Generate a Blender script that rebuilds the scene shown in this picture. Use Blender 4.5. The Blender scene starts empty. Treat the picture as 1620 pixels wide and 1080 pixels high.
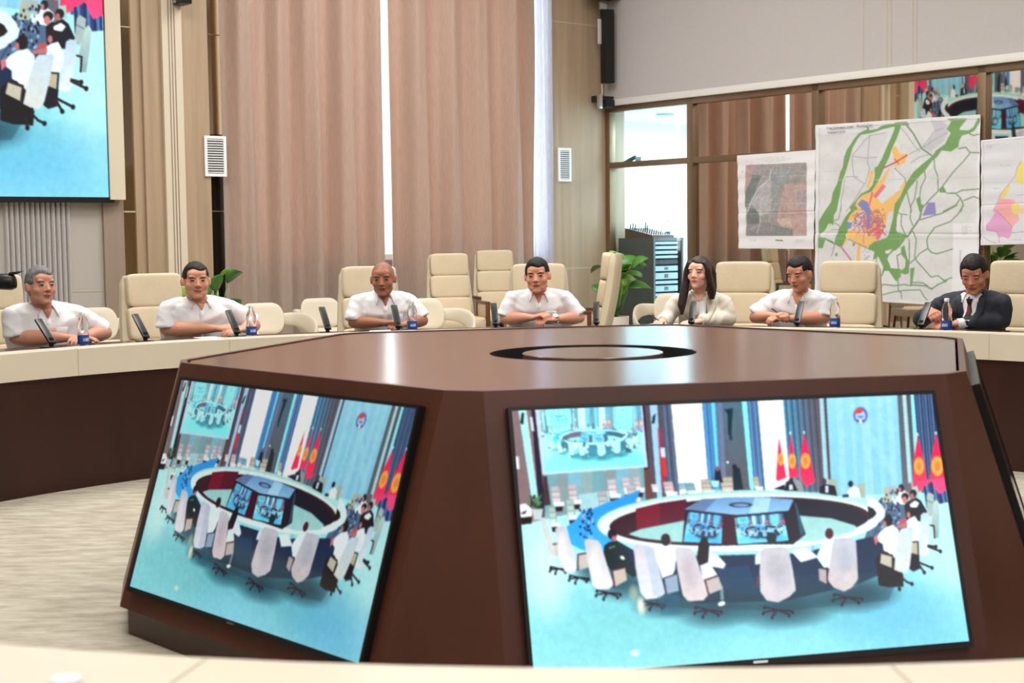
import bpy, bmesh, math, random
import numpy as np
from mathutils import Vector, Matrix, noise
from mathutils.bvhtree import BVHTree
random.seed(7)
C = bpy.context.scene.collection
SC = bpy.context.scene
PI = math.pi
R = math.radians

# ------------------------------------------------------------------ camera
CAM = Vector((-0.078, -5.524, 1.354))
cR = Vector((0.99911, 0.04031, -0.01237)).normalized()
cU = Vector((0.00943, 0.07233, 0.99734)).normalized()
cF = Vector((-0.04110, 0.99657, -0.07188)).normalized()
FPX = 2294.0
cd = bpy.data.cameras.new('camera'); cam = bpy.data.objects.new('camera', cd); C.objects.link(cam)
cam.matrix_world = Matrix(((cR.x, cU.x, -cF.x, CAM.x), (cR.y, cU.y, -cF.y, CAM.y), (cR.z, cU.z, -cF.z, CAM.z), (0, 0, 0, 1)))
cd.sensor_width = 36; cd.lens = FPX / 1620 * 36; cd.clip_end = 200; cd.clip_start = .05
cd.dof.use_dof = True; cd.dof.focus_distance = 9.6; cd.dof.aperture_fstop = 5.0
SC.camera = cam
# ------------------------------------------------------------------ view, world, lights
SC.view_settings.view_transform = 'Standard'; SC.view_settings.look = 'None'
SC.view_settings.exposure = 0.0; SC.view_settings.gamma = 1.0
W = bpy.data.worlds.new('world'); SC.world = W; W.use_nodes = True
W.node_tree.nodes['Background'].inputs[0].default_value = (.86, .94, 1, 1)
W.node_tree.nodes['Background'].inputs[1].default_value = 2.2

def area(name, loc, target, sx, sy, power, col=(1, 1, 1)):
    l = bpy.data.lights.new(name, 'AREA'); l.shape = 'RECTANGLE'; l.size = sx; l.size_y = sy; l.energy = power; l.color = col
    o = bpy.data.objects.new(name, l); C.objects.link(o); o.location = loc
    d = Vector(target) - Vector(loc); o.rotation_euler = d.to_track_quat('-Z', 'Y').to_euler()
    return o
hcam = math.atan2(cF.x, cF.y)
def cf(X, Y, z=0.0):
    """room frame of the photographer: X to the right, Y straight ahead"""
    s, c = math.sin(hcam), math.cos(hcam)
    return Vector((CAM.x + X * c + Y * s, CAM.y - X * s + Y * c, z))
CEIL = 5.6
LW = (1.0, .98, .955)
for i, (x, y, sx, sy, p) in enumerate([(-2.2, 4.0, 2.2, 2.2, 190), (2.2, 4.0, 2.2, 2.2, 190), (-2.6, 9.5, 2.4, 2.4, 250), (2.4, 9.5, 2.4, 2.4, 250), (0.0, 13.4, 3.0, 1.6, 150), (-3, -1.5, 3, 3, 70), (3.5, -1.5, 3, 3, 70)]):
    area('ceiling_light', cf(x, y, CEIL - .08), cf(x, y, 0), sx, sy, p * .76, LW)
# unseen soft area lights on the photographer's side; no windows are built there
area('window_and_fill_light', cf(-5.5, -3.2, 2.6), cf(1, 8, 1.0), 3.2, 3.6, 95, (.92, .96, 1))
area('window_and_fill_light', cf(6.5, -3.2, 2.6), cf(0, 8, 1.0), 3.2, 3.6, 75, (.92, .96, 1))

def ray(px, py):
    return cF + cR * ((px - 810) / FPX) + cU * ((540 - py) / FPX)
def at_z(px, py, z):
    d = ray(px, py); return CAM + d * ((z - CAM.z) / d.z)
def at_d(px, py, D):
    return CAM + ray(px, py) * D
def on_plane(px, py, p0, n):
    d = ray(px, py); return CAM + d * ((p0 - CAM).dot(n) / d.dot(n))
def at_ring(px, r, z=0.0, py=450):
    """the point on the circle of radius r about the room's centre, far side, in the direction of the photo column"""
    d = ray(px, py); a = d.x ** 2 + d.y ** 2; b = 2 * (CAM.x * d.x + CAM.y * d.y); c = CAM.x ** 2 + CAM.y ** 2 - r * r
    t = (-b + math.sqrt(b * b - 4 * a * c)) / 2 / a
    p = CAM + d * t
    return Vector((p.x, p.y, z)) if z is not None else p

# ------------------------------------------------------------------ walls as planes
H_R, H_F = -40.0, 52.0
A0 = cf((962 - 810) / FPX * 17.8, 17.8)                      # the corner by the control room
def hdir(h):
    a = R(h) + hcam; return Vector((math.sin(a), math.cos(a), 0))
DF = -hdir(H_F); NF = Vector((-DF.y, DF.x, 0))               # window wall, running left from the corner
if NF.dot(CAM - A0) < 0: NF = -NF
DR = -hdir(H_R); NR = Vector((-DR.y, DR.x, 0))               # glass wall, running right from the corner
if NR.dot(CAM - A0) < 0: NR = -NR
def wF(s, z, off=0.0): return A0 + DF * s + NF * off + Vector((0, 0, z))
def wR(s, z, off=0.0): return A0 + DR * s + NR * off + Vector((0, 0, z))
def sF(px, py=300, off=0.0):
    p = on_plane(px, py, A0 + NF * off, NF); return (p - A0).dot(DF), p.z
def sR(px, py=300, off=0.0):
    p = on_plane(px, py, A0 + NR * off, NR); return (p - A0).dot(DR), p.z

# ------------------------------------------------------------------ materials
M = {}
def sr(c):
    c = [x / 255 for x in c]
    return tuple(x / 12.92 if x <= .04045 else ((x + .055) / 1.055) ** 2.4 for x in c)
def mat(name, col, rough=.5, metal=0.0, var=0.0, scale=(8, 8, 8), bump=0.0, bscale=None, emis=None, es=1.0, trans=0.0, ior=1.45, spec=.5, coat=0.0, sheen=0.0, detail=4):
    m = bpy.data.materials.new(name); m.use_nodes = True; nt = m.node_tree; b = nt.nodes['Principled BSDF']
    b.inputs['Base Color'].default_value = (*col, 1); b.inputs['Roughness'].default_value = rough; b.inputs['Metallic'].default_value = metal
    b.inputs['Specular IOR Level'].default_value = spec; b.inputs['IOR'].default_value = ior
    b.inputs['Transmission Weight'].default_value = trans; b.inputs['Coat Weight'].default_value = coat; b.inputs['Sheen Weight'].default_value = sheen
    if emis: b.inputs['Emission Color'].default_value = (*emis, 1); b.inputs['Emission Strength'].default_value = es
    if var or bump:
        tc = nt.nodes.new('ShaderNodeTexCoord')
        def nz(sc):
            mp = nt.nodes.new('ShaderNodeMapping'); mp.inputs['Scale'].default_value = sc; nt.links.new(tc.outputs['Object'], mp.inputs[0])
            n = nt.nodes.new('ShaderNodeTexNoise'); n.inputs['Scale'].default_value = 1; n.inputs['Detail'].default_value = detail; nt.links.new(mp.outputs[0], n.inputs[0]); return n
        n = nz(scale)
        if var:
            rp = nt.nodes.new('ShaderNodeValToRGB')
            rp.color_ramp.elements[0].position = .3; rp.color_ramp.elements[1].position = .7
            rp.color_ramp.elements[0].color = (*[c * (1 - var) for c in col], 1); rp.color_ramp.elements[1].color = (*[min(1, c * (1 + var)) for c in col], 1)
            nt.links.new(n.outputs[0], rp.inputs[0]); nt.links.new(rp.outputs[0], b.inputs['Base Color'])
        if bump:
            n2 = nz(bscale) if bscale else n
            bp = nt.nodes.new('ShaderNodeBump'); bp.inputs['Strength'].default_value = bump; bp.inputs['Distance'].default_value = .01
            nt.links.new(n2.outputs[0], bp.inputs['Height']); nt.links.new(bp.outputs[0], b.inputs['Normal'])
    M[name] = m; return m
def attr_mat(name, rough=.6, emit=0.0, spec=.5, bump=0.0):
    m = bpy.data.materials.new(name); m.use_nodes = True; nt = m.node_tree; b = nt.nodes['Principled BSDF']
    a = nt.nodes.new('ShaderNodeAttribute'); a.attribute_name = 'Col'
    b.inputs['Roughness'].default_value = rough; b.inputs['Specular IOR Level'].default_value = spec
    if emit:
        b.inputs['Base Color'].default_value = (.01, .01, .01, 1)
        nt.links.new(a.outputs['Color'], b.inputs['Emission Color']); b.inputs['Emission Strength'].default_value = emit
    else: nt.links.new(a.outputs['Color'], b.inputs['Base Color'])
    if bump:
        tc = nt.nodes.new('ShaderNodeTexCoord'); n = nt.nodes.new('ShaderNodeTexNoise'); n.inputs['Scale'].default_value = 120
        nt.links.new(tc.outputs['Object'], n.inputs[0]); bp = nt.nodes.new('ShaderNodeBump'); bp.inputs['Strength'].default_value = bump; bp.inputs['Distance'].default_value = .004
        nt.links.new(n.outputs[0], bp.inputs['Height']); nt.links.new(bp.outputs[0], b.inputs['Normal'])
    M[name] = m; return m

mat('wall_wood', sr((172, 149, 124)), .45, var=.13, scale=(14, 14, .7), detail=6)
mat('cream_wood', sr((215, 203, 182)), .5)
mat('grey_panel', sr((178, 172, 165)), .6)
mat('taupe_panel', sr((150, 132, 118)), .6, var=.08, scale=(10, 10, .8))
mat('fabric_wall', sr((188, 183, 182)), .9, var=.03, scale=(60, 60, 60), bump=.15, bscale=(150, 150, 150))
mat('white_trim', sr((225, 222, 216)), .4)
mat('ceiling', sr((232, 228, 220)), .8)
mat('gold_mirror', sr((212, 194, 164)), .06, metal=1.0)
mat('dark_glass', (.012, .008, .006), .08, spec=.5)
mat('bronze_frame', sr((128, 106, 82)), .35, metal=.5)
mat('bronze_glass', sr((206, 194, 180)), .02, metal=1.0)
mat('kiosk_wood', sr((80, 44, 33)), .36, var=.16, scale=(6, 6, 1.2), detail=6)
mat('kiosk_top', sr((108, 78, 66)), .2, var=.09, scale=(1.5, 30, 30), detail=6, spec=.9)
mat('kiosk_edge', sr((60, 34, 26)), .4)
mat('dark_wood', sr((52, 23, 15)), .38, var=.22, scale=(5, 5, 1.0), detail=6)
mat('cream_ledge', sr((220, 210, 190)), .28, var=.02, scale=(3, 3, 3))
mat('seam', sr((188, 178, 158)), .6)
mat('desk_top', sr((58, 34, 26)), .2)
mat('black', (.008, .008, .009), .35)
mat('black_matte', (.012, .012, .013), .6)
mat('mic_black', (.02, .021, .022), .3, metal=.2)
mat('chair_leather', sr((208, 191, 162)), .42, var=.04, scale=(5, 5, 5), bump=.12, bscale=(40, 40, 40))
mat('chair_shell', sr((206, 192, 165)), .5)
mat('visitor_fabric', sr((218, 208, 190)), .8, bump=.15, bscale=(200, 200, 200))
mat('walnut', sr((92, 55, 36)), .35, var=.25, scale=(20, 20, 3))
mat('white_shirt', sr((238, 238, 242)), .8, sheen=.1, bump=.25, bscale=(14, 14, 9))
mat('linen_shaded', sr((208, 200, 184)), .85, var=.06, scale=(90, 90, 5))  # darker copy of the linen: shade put into the colour of lapels and collar
mat('linen', sr((226, 219, 205)), .85, var=.05, scale=(90, 90, 5), bump=.3, bscale=(22, 22, 14))
mat('suit', sr((44, 48, 58)), .8, var=.08, scale=(60, 60, 60), bump=.25, bscale=(16, 16, 10))
mat('trousers', sr((38, 38, 44)), .8)
mat('tie', sr((92, 30, 38)), .55, var=.2, scale=(90, 90, 90))
mat('hair_black', sr((18, 15, 15)), .6, var=.5, scale=(120, 120, 30), bump=.5, bscale=(160, 160, 40))
mat('hair_grey', sr((112, 112, 114)), .55, var=.45, scale=(110, 110, 40), bump=.5, bscale=(160, 160, 40))
mat('hair_brown', sr((44, 26, 22)), .42, var=.4, scale=(150, 150, 6), bump=.5, bscale=(170, 170, 8))
mat('metal', (.6, .6, .62), .3, metal=1.0)
mat('silver', (.75, .75, .76), .25, metal=1.0)
mat('pet', (.93, .96, 1.0), .04, trans=.97, ior=1.12)
mat('water_label', sr((32, 82, 168)), .4)
mat('cap_white', sr((240, 242, 245)), .4)
mat('leaf', sr((66, 118, 42)), .35, var=.35, scale=(9, 9, 9))
mat('leaf_light', sr((128, 168, 60)), .35, var=.25, scale=(9, 9, 9))
mat('pot', sr((226, 222, 210)), .4)
mat('soil', sr((50, 36, 28)), .9)
mat('rack_grey', sr((92, 92, 90)), .35, metal=.4)
mat('rack_unit', sr((150, 168, 178)), .3, metal=.6)
mat('rack_dark', sr((30, 34, 38)), .4)
mat('control_wall', sr((214, 234, 242)), .8)
mat('control_white', sr((248, 250, 252)), .8)
mat('green_plastic', sr((50, 96, 62)), .5)
mat('paper', sr((240, 240, 243)), .7)
mat('pink_led', (.2, .02, .1), .5, emis=(1, .2, .6), es=2.0)
mat('lens', (.01, .01, .02), .03)
mat('cable', sr((200, 200, 198)), .5)
mat('lamp_panel', (.9, .9, .9), .5, emis=(1, .96, .9), es=2)
mat('socket', sr((232, 228, 218)), .4)

def carpet():
    m = bpy.data.materials.new('carpet'); m.use_nodes = True; nt = m.node_tree; b = nt.nodes['Principled BSDF']
    tc = nt.nodes.new('ShaderNodeTexCoord'); mp = nt.nodes.new('ShaderNodeMapping'); mp.inputs['Rotation'].default_value = (0, 0, R(-28)); mp.inputs['Scale'].default_value = (3.4, 11, 1)
    nt.links.new(tc.outputs['Object'], mp.inputs[0])
    n = nt.nodes.new('ShaderNodeTexNoise'); n.inputs['Scale'].default_value = 1.6; n.inputs['Detail'].default_value = 7; n.inputs['Roughness'].default_value = .65; nt.links.new(mp.outputs[0], n.inputs[0])
    r = nt.nodes.new('ShaderNodeValToRGB'); e = r.color_ramp.elements
    e[0].position = .32; e[0].color = (*sr((150, 141, 123)), 1); e[1].position = .68; e[1].color = (*sr((194, 187, 171)), 1)
    nt.links.new(n.outputs[0], r.inputs[0]); nt.links.new(r.outputs[0], b.inputs['Base Color']); b.inputs['Roughness'].default_value = .9
    bp = nt.nodes.new('ShaderNodeBump'); bp.inputs['Strength'].default_value = .3; nt.links.new(n.outputs[0], bp.inputs['Height']); nt.links.new(bp.outputs[0], b.inputs['Normal'])
    M['carpet'] = m
carpet()
def curtain_mat(name, col, tcol, tw):
    m = bpy.data.materials.new(name); m.use_nodes = True; nt = m.node_tree; b = nt.nodes['Principled BSDF']; out = nt.nodes['Material Output']
    tc = nt.nodes.new('ShaderNodeTexCoord'); mp = nt.nodes.new('ShaderNodeMapping'); mp.inputs['Scale'].default_value = (230, 230, 9); nt.links.new(tc.outputs['Object'], mp.inputs[0])
    n = nt.nodes.new('ShaderNodeTexNoise'); n.inputs['Scale'].default_value = 1; n.inputs['Detail'].default_value = 5; nt.links.new(mp.outputs[0], n.inputs[0])
    r = nt.nodes.new('ShaderNodeValToRGB'); e = r.color_ramp.elements; e[0].position = .3; e[1].position = .7
    e[0].color = (*[c * .9 for c in col], 1); e[1].color = (*[min(1, c * 1.08) for c in col], 1)
    nt.links.new(n.outputs[0], r.inputs[0]); nt.links.new(r.outputs[0], b.inputs['Base Color']); b.inputs['Roughness'].default_value = .85; b.inputs['Sheen Weight'].default_value = .3
    t = nt.nodes.new('ShaderNodeBsdfTranslucent'); r2 = nt.nodes.new('ShaderNodeValToRGB'); e = r2.color_ramp.elements; e[0].position = .35; e[1].position = .7
    e[0].color = (*[c * .7 for c in tcol], 1); e[1].color = (*tcol, 1); nt.links.new(n.outputs[0], r2.inputs[0]); nt.links.new(r2.outputs[0], t.inputs[0])
    mx = nt.nodes.new('ShaderNodeMixShader'); mx.inputs[0].default_value = tw
    nt.links.new(b.outputs[0], mx.inputs[1]); nt.links.new(t.outputs[0], mx.inputs[2]); nt.links.new(mx.outputs[0], out.inputs[0])
    M[name] = m
curtain_mat('curtain', sr((180, 162, 149)), sr((238, 190, 168)), .24)
curtain_mat('sheer', sr((232, 232, 240)), sr((240, 244, 255)), .6)
def pane_mat(name, tint, gl):
    m = bpy.data.materials.new(name); m.use_nodes = True; nt = m.node_tree; out = nt.nodes['Material Output']; nt.nodes.remove(nt.nodes['Principled BSDF'])
    t = nt.nodes.new('ShaderNodeBsdfTransparent'); t.inputs[0].default_value = (*tint, 1)
    g = nt.nodes.new('ShaderNodeBsdfGlossy'); g.inputs['Roughness'].default_value = .01; mx = nt.nodes.new('ShaderNodeMixShader'); mx.inputs[0].default_value = gl
    nt.links.new(t.outputs[0], mx.inputs[1]); nt.links.new(g.outputs[0], mx.inputs[2]); nt.links.new(mx.outputs[0], out.inputs[0]); M[name] = m
pane_mat('clear_pane', (.86, .95, .97), .06)
attr_mat('skin', .5, spec=.35)
attr_mat('print', .7, spec=.2)
attr_mat('screen', .12, emit=1.15, spec=.3)
attr_mat('screen_dim', .12, emit=.72, spec=.3)
attr_mat('led', .6, emit=1.05, spec=.2)

# ------------------------------------------------------------------ mesh helpers
class MB:
    def __init__(s): s.v = []; s.f = []; s.m = []
    def add(s, vs, fs, mi=0):
        n = len(s.v); s.v += [Vector(v) for v in vs]; s.f += [tuple(i + n for i in f) for f in fs]; s.m += [mi] * len(fs); return s
    def box(s, c, d, rot=None, mi=0):
        c = Vector(c); q = [Vector((x * d[0] / 2, y * d[1] / 2, z * d[2] / 2)) for z in (-1, 1) for y in (-1, 1) for x in (-1, 1)]
        if rot is not None: q = [rot @ p for p in q]
        return s.add([c + p for p in q], [(0, 2, 3, 1), (4, 5, 7, 6), (0, 1, 5, 4), (2, 6, 7, 3), (0, 4, 6, 2), (1, 3, 7, 5)], mi)
    def hexa(s, p, mi=0):
        """p: bottom 4 (ccw), top 4"""
        return s.add(p, [(3, 2, 1, 0), (4, 5, 6, 7), (0, 1, 5, 4), (1, 2, 6, 5), (2, 3, 7, 6), (3, 0, 4, 7)], mi)
    def slab(s, fn, s0, s1, z0, z1, o0, o1, mi=0):
        """a box on a wall described by fn(s, z, off)"""
        return s.hexa([fn(s0, z0, o0), fn(s1, z0, o0), fn(s1, z0, o1), fn(s0, z0, o1), fn(s0, z1, o0), fn(s1, z1, o0), fn(s1, z1, o1), fn(s0, z1, o1)], mi)
    def ring_loft(s, rings, mi=0, cap=True, closed=True):
        n = len(rings[0]); base = len(s.v)
        for r in rings: s.v += [Vector(p) for p in r]
        for i in range(len(rings) - 1):
            for j in range(n if closed else n - 1):
                a = base + i * n + j; b = base + i * n + (j + 1) % n
                s.f.append((a, b, b + n, a + n)); s.m.append(mi)
        if cap and closed:
            s.f.append(tuple(base + j for j in reversed(range(n)))); s.m.append(mi)
            s.f.append(tuple(base + (len(rings) - 1) * n + j for j in range(n))); s.m.append(mi)
        return s
    def lathe(s, prof, seg=32, c=(0, 0, 0), mi=0, cap=True, ax=None):
        rr = [[Vector(c) + Vector((r * math.cos(2 * PI * j / seg), r * math.sin(2 * PI * j / seg), z)) for j in range(seg)] for r, z in prof]
        if ax is not None:
            q = Vector((0, 0, 1)).rotation_difference(Vector(ax)); rr = [[Vector(c) + q @ (p - Vector(c)) for p in r] for r in rr]
        return s.ring_loft(rr, mi, cap)
    def annulus(s, prof, seg=96, mi=0):
        """closed profile (r, z) swept round the origin"""
        base = len(s.v); n = len(prof)
        for j in range(seg):
            a = 2 * PI * j / seg
            for r, z in prof: s.v.append(Vector((r * math.cos(a), r * math.sin(a), z)))
        for j in range(seg):
            for i in range(n):
                a = base + j * n + i; b = base + j * n + (i + 1) % n; c = base + ((j + 1) % seg) * n
                s.f.append((a, c + i, c + (i + 1) % n, b)); s.m.append(mi)
        return s
    def tube(s, pts, rad, seg=10, mi=0, cap=True, flat=1.0, up=None):
        pts = [Vector(p) for p in pts]; k = len(pts)
        if not isinstance(rad, (list, tuple)): rad = [rad] * k
        rings = []; prev = None
        for i in range(k):
            t = (pts[min(i + 1, k - 1)] - pts[max(i - 1, 0)]).normalized()
            if prev is None:
                u = Vector(up) if up is not None else (Vector((0, 0, 1)) if abs(t.z) < .9 else Vector((1, 0, 0)))
            else: u = prev
            u = (u - t * u.dot(t)).normalized(); prev = u; w = t.cross(u)
            r = rad[i]; ra, rb = r if isinstance(r, tuple) else (r * flat, r)
            rings.append([pts[i] + u * (ra * math.cos(2 * PI * j / seg)) + w * (rb * math.sin(2 * PI * j / seg)) for j in range(seg)])
        return s.ring_loft(rings, mi, cap)
    def ell(s, c, r, seg=20, rot=None, mi=0):
        c = Vector(c); rings = []
        for i in range(1, seg // 2):
            a = PI * i / (seg // 2)
            ring = [Vector((r[0] * math.sin(a) * math.cos(2 * PI * j / seg), r[1] * math.sin(a) * math.sin(2 * PI * j / seg), -r[2] * math.cos(a))) for j in range(seg)]
            rings.append([c + (rot @ p if rot is not None else p) for p in ring])
        return s.ring_loft(rings, mi)
    def puff(s, c, d, e=.35, seg=24, rot=None, mi=0):
        """rounded cushion: superellipsoid"""
        c = Vector(c); rings = []; n = seg
        sg = lambda v, p: math.copysign(abs(v) ** p, v)
        for i in range(1, n // 2):
            a = -PI / 2 + PI * i / (n // 2)
            ring = []
            for j in range(n):
                b = 2 * PI * j / n
                p = Vector((d[0] / 2 * sg(math.cos(a), e) * sg(math.cos(b), e), d[1] / 2 * sg(math.cos(a), e) * sg(math.sin(b), e), d[2] / 2 * sg(math.sin(a), e)))
                ring.append(c + (rot @ p if rot is not None else p))
            rings.append(ring)
        return s.ring_loft(rings, mi)
    def prism(s, poly, fn0, fn1, mi=0):
        n = len(poly); return s.add([fn0(p) for p in poly] + [fn1(p) for p in poly], [tuple(reversed(range(n))), tuple(range(n, 2 * n))] + [(i, (i + 1) % n, n + (i + 1) % n, n + i) for i in range(n)], mi)
    def xf(s, m): s.v = [m @ v for v in s.v]; return s

def finish(me, angle=38, smooth=True, bevel=0.0, bseg=2):
    bm = bmesh.new(); bm.from_mesh(me)
    bmesh.ops.recalc_face_normals(bm, faces=bm.faces)
    if bevel:
        es = [e for e in bm.edges if len(e.link_faces) == 2 and e.calc_face_angle(0) > R(30)]
        bmesh.ops.bevel(bm, geom=es, offset=bevel, segments=bseg, affect='EDGES', profile=.6, clamp_overlap=True)
    if smooth:
        for f in bm.faces: f.smooth = True
        for e in bm.edges:
            e.smooth = not (len(e.link_faces) == 2 and e.calc_face_angle(0) > R(angle))
    bm.to_mesh(me); bm.free()
def setp(o, **k):
    for a, b in k.items():
        if b is not None: o[a] = b
    return o
def obj(name, mb, m, parent=None, bevel=0.0, smooth=True, bseg=2, angle=38, label=None):
    me = bpy.data.meshes.new(name); me.from_pydata([tuple(v) for v in mb.v], [], mb.f)
    for x in (m if isinstance(m, (list, tuple)) else [m]): me.materials.append(M[x])
    me.polygons.foreach_set('material_index', mb.m)
    finish(me, angle, smooth, bevel, bseg)
    o = bpy.data.objects.new(name, me); C.objects.link(o)
    if parent: o.parent = parent
    if label: o['label'] = label
    return o
def tag(o, label, cat, group=None): return setp(o, label=label, category=cat, group=group)
def thing(name, label, cat, loc=(0, 0, 0), rz=0.0, group=None):
    o = bpy.data.objects.new(name, None); o.empty_display_size = .1; C.objects.link(o); o.location = loc; o.rotation_euler = (0, 0, rz)
    return tag(o, label, cat, group)
def struct(name, mb, m, **k): return setp(obj(name, mb, m, **k), kind='structure')
def dup(o, parent=None):
    c = o.copy(); C.objects.link(c)
    if parent: c.parent = parent
    for ch in list(o.children): dup(ch, c)
    return c
def wait_mesh(name, mb, mods, parent=None, m=None, smooth=6):
    """join closed shapes into one continuous skin: voxel remesh, relax"""
    me = bpy.data.meshes.new(name); me.from_pydata([tuple(v) for v in mb.v], [], mb.f)
    bm = bmesh.new(); bm.from_mesh(me); bmesh.ops.recalc_face_normals(bm, faces=bm.faces); bm.to_mesh(me); bm.free()
    o = bpy.data.objects.new(name, me); C.objects.link(o)
    r = o.modifiers.new('r', 'REMESH'); r.mode = 'VOXEL'; r.voxel_size = mods
    if smooth:
        s = o.modifiers.new('s', 'SMOOTH'); s.factor = .5; s.iterations = smooth
    dg = bpy.context.evaluated_depsgraph_get(); ev = o.evaluated_get(dg)
    n = bpy.data.meshes.new_from_object(ev); o.modifiers.clear(); o.data = n; bpy.data.meshes.remove(me)
    n.materials.clear()
    if m: n.materials.append(M[m])
    n.polygons.foreach_set('use_smooth', [True] * len(n.polygons))
    if parent: o.parent = parent
    return o

# ================================================================== THE ROOM
ZC = CEIL
pA = A0; pB = A0 + DR * 20.0; pD = A0 + DF * 16.5; pCc = pB + DF * 16.5
mb = MB(); mb.add([pA + (pA - pCc).normalized() * 4, pB + (pB - pD).normalized() * .4, pCc + (pCc - pA).normalized() * .4, pD + (pD - pB).normalized() * .4], [(0, 1, 2, 3)])
fl = MB()
cor = [A0 - NF * .3 - NR * 4.0, A0 + DR * 20.3 - NF * .3 - NR * 4.0, A0 + DR * 20.3 + DF * 16.8, A0 - NF * .3 + DF * 16.8]
def quadslab(pts, z0, z1):
    m = MB(); m.hexa([Vector((p.x, p.y, z0)) for p in pts] + [Vector((p.x, p.y, z1)) for p in pts]); return m
struct('floor', quadslab(cor, -.1, 0), 'carpet', smooth=False)
struct('ceiling', quadslab(cor, ZC, ZC + .15), 'ceiling', smooth=False)
# window wall: the piece right of the windows is wood
sWood0 = 0.0; sWood1 = sF(871)[0]; sWinL = sF(372)[0]; sCol = sF(357)[0]
ZW0, ZW1 = 1.12, 5.2
w = MB(); w.slab(wF, -.3, sWood1, 0, ZC, -.3, 0); struct('wall_front', w, 'wall_wood', smooth=False)
w = MB(); w.slab(wF, sWood1, sWinL, 0, ZW0, -.3, -.12); w.slab(wF, sWood1, sWinL, ZW1, ZC, -.3, -.12); w.slab(wF, sWinL, sCol, 0, ZC, -.3, -.12)
struct('wall_window', w, 'taupe_panel', smooth=False)
# window frame and pane
w = MB(); smid = (sWood1 + sWinL) / 2
for a, b in ((sWood1, sWood1 + .06), (sWinL - .06, sWinL), (smid - .9, smid - .84), (smid + .84, smid + .9)): w.slab(wF, a, b, ZW0, ZW1, -.3, -.22)
w.slab(wF, sWood1, sWinL, ZW0, ZW0 + .06, -.3, -.22); w.slab(wF, sWood1, sWinL, ZW1 - .06, ZW1, -.3, -.22)
wf = struct('window_1', w, 'white_trim', smooth=False)
g = MB(); g.slab(wF, sWood1 + .06, sWinL - .06, ZW0 + .06, ZW1 - .06, -.27, -.262); obj('window_pane', g, 'clear_pane', wf, smooth=False)
cw = wF(smid, 3.1, -.16)
area('window_and_fill_light', cw, cw + NF, (sWinL - sWood1) - .1, 3.9, 190, (.95, .97, 1))

# seam of the wood panelling
w = MB(); zs = sF(900, 37)[1]; w.slab(wF, .0, sWood1 - .02, zs, zs + .012, -.005, .002); z2 = sF(900, 425)[1]; w.slab(wF, .0, sWood1 - .02, z2, z2 + .012, -.005, .002)
struct('trim_1', w, 'seam', smooth=False)

# columns left of the curtains, from the curtain edge to the big screen
def strip(name, px0, px1, m, o0=-.3, o1=0.0, z0=0.0, z1=ZC, py=250, bevel=0.0):
    w = MB(); w.slab(wF, sF(px0, py, o1)[0], sF(px1, py, o1)[0], z0, z1, o0, o1); return struct(name, w, m, smooth=False, bevel=bevel)
zg = sF(343, 212)[1]
strip('trim_2', 332, 358, 'gold_mirror', -.3, -.06, z0=zg)
strip('trim_3', 332, 358, 'dark_glass', -.3, -.06, z1=zg)
w = MB(); zz = sF(343, 335)[1]; w.slab(wF, sF(358, 250, -.05)[0], sF(334, 250, -.05)[0], zz, zz + .014, -.06, -.05); zz = sF(343, 55)[1]; w.slab(wF, sF(358, 250, -.05)[0], sF(334, 250, -.05)[0], zz, zz + .01, -.06, -.05)
struct('trim_4', w, 'bronze_frame', smooth=False)
strip('trim_5', 292, 333, 'wall_wood', -.3, .08)
strip('trim_6', 262, 293, 'cream_wood', -.3, .12)
w = MB()
for px in (272.5, 277, 281.5):
    a = sF(px, 250, .121)[0]; w.slab(wF, a - .006, a + .006, 0, ZC, .118, .1225)
struct('trim_7', w, 'taupe_panel', smooth=False)
strip('trim_8', 230, 263, 'wall_wood', -.3, .08)
strip('trim_9', 226, 231, 'dark_glass', -.3, -.02)
strip('trim_10', 213, 227, 'wall_wood', -.3, .04)
strip('trim_11', 190, 214, 'gold_mirror', -.3, .02)
w = MB(); zz = sF(200, 336)[1]; w.slab(wF, sF(190, 250, .03)[0], sF(214, 250, .03)[0], zz, zz + .014, .02, .026); zz = sF(200, 44)[1]; w.slab(wF, sF(190, 250, .03)[0], sF(214, 250, .03)[0], zz, zz + .01, .02, .026)
struct('trim_12', w, 'seam', smooth=False)
# screen niche: cream reveal beside the screen, taupe return below it
sN = sF(192)[0]; zL = sF(175, 316, .10)[1]
w = MB(); w.slab(wF, sF(179, 250, .2)[0] + .02, sF(193, 250, .1)[0], zL, ZC, -.3, .16); struct('trim_13', w, 'cream_wood', smooth=False)
w = MB(); w.slab(wF, sF(163, 400, 0)[0], sN, 0, zL, -.3, .04); struct('trim_14', w, 'taupe_panel', smooth=False)
# wall below and behind the screen
w = MB(); w.slab(wF, sF(163, 400, 0)[0], 16.5, 0, ZC, -.3, 0); struct('wall_screen', w, 'grey_panel', smooth=False)
w = MB(); zz = sF(150, 461)[1]
w.slab(wF, sN, sF(113, 460)[0], zz, zz + .012, 0, .003); struct('trim_15', w, 'seam', smooth=False)
# fluted panel
w = MB(); a = sF(112, 400)[0]; b = sF(6, 400)[0]; n = 13; pw = (b - a) / n
for i in range(n + 16):
    if i in (13, 14, 15, 16): continue
    pts = [wF(a + pw * i + pw * .84 * (.5 - .5 * math.cos(PI * k / 8)), 0, .045 * math.sin(PI * k / 8)) for k in range(9)]
    w.ring_loft([[Vector((p.x, p.y, 0)) for p in pts], [Vector((p.x, p.y, 1.95)) for p in pts]])
struct('trim_16', w, 'fabric_wall', smooth=True)

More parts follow.
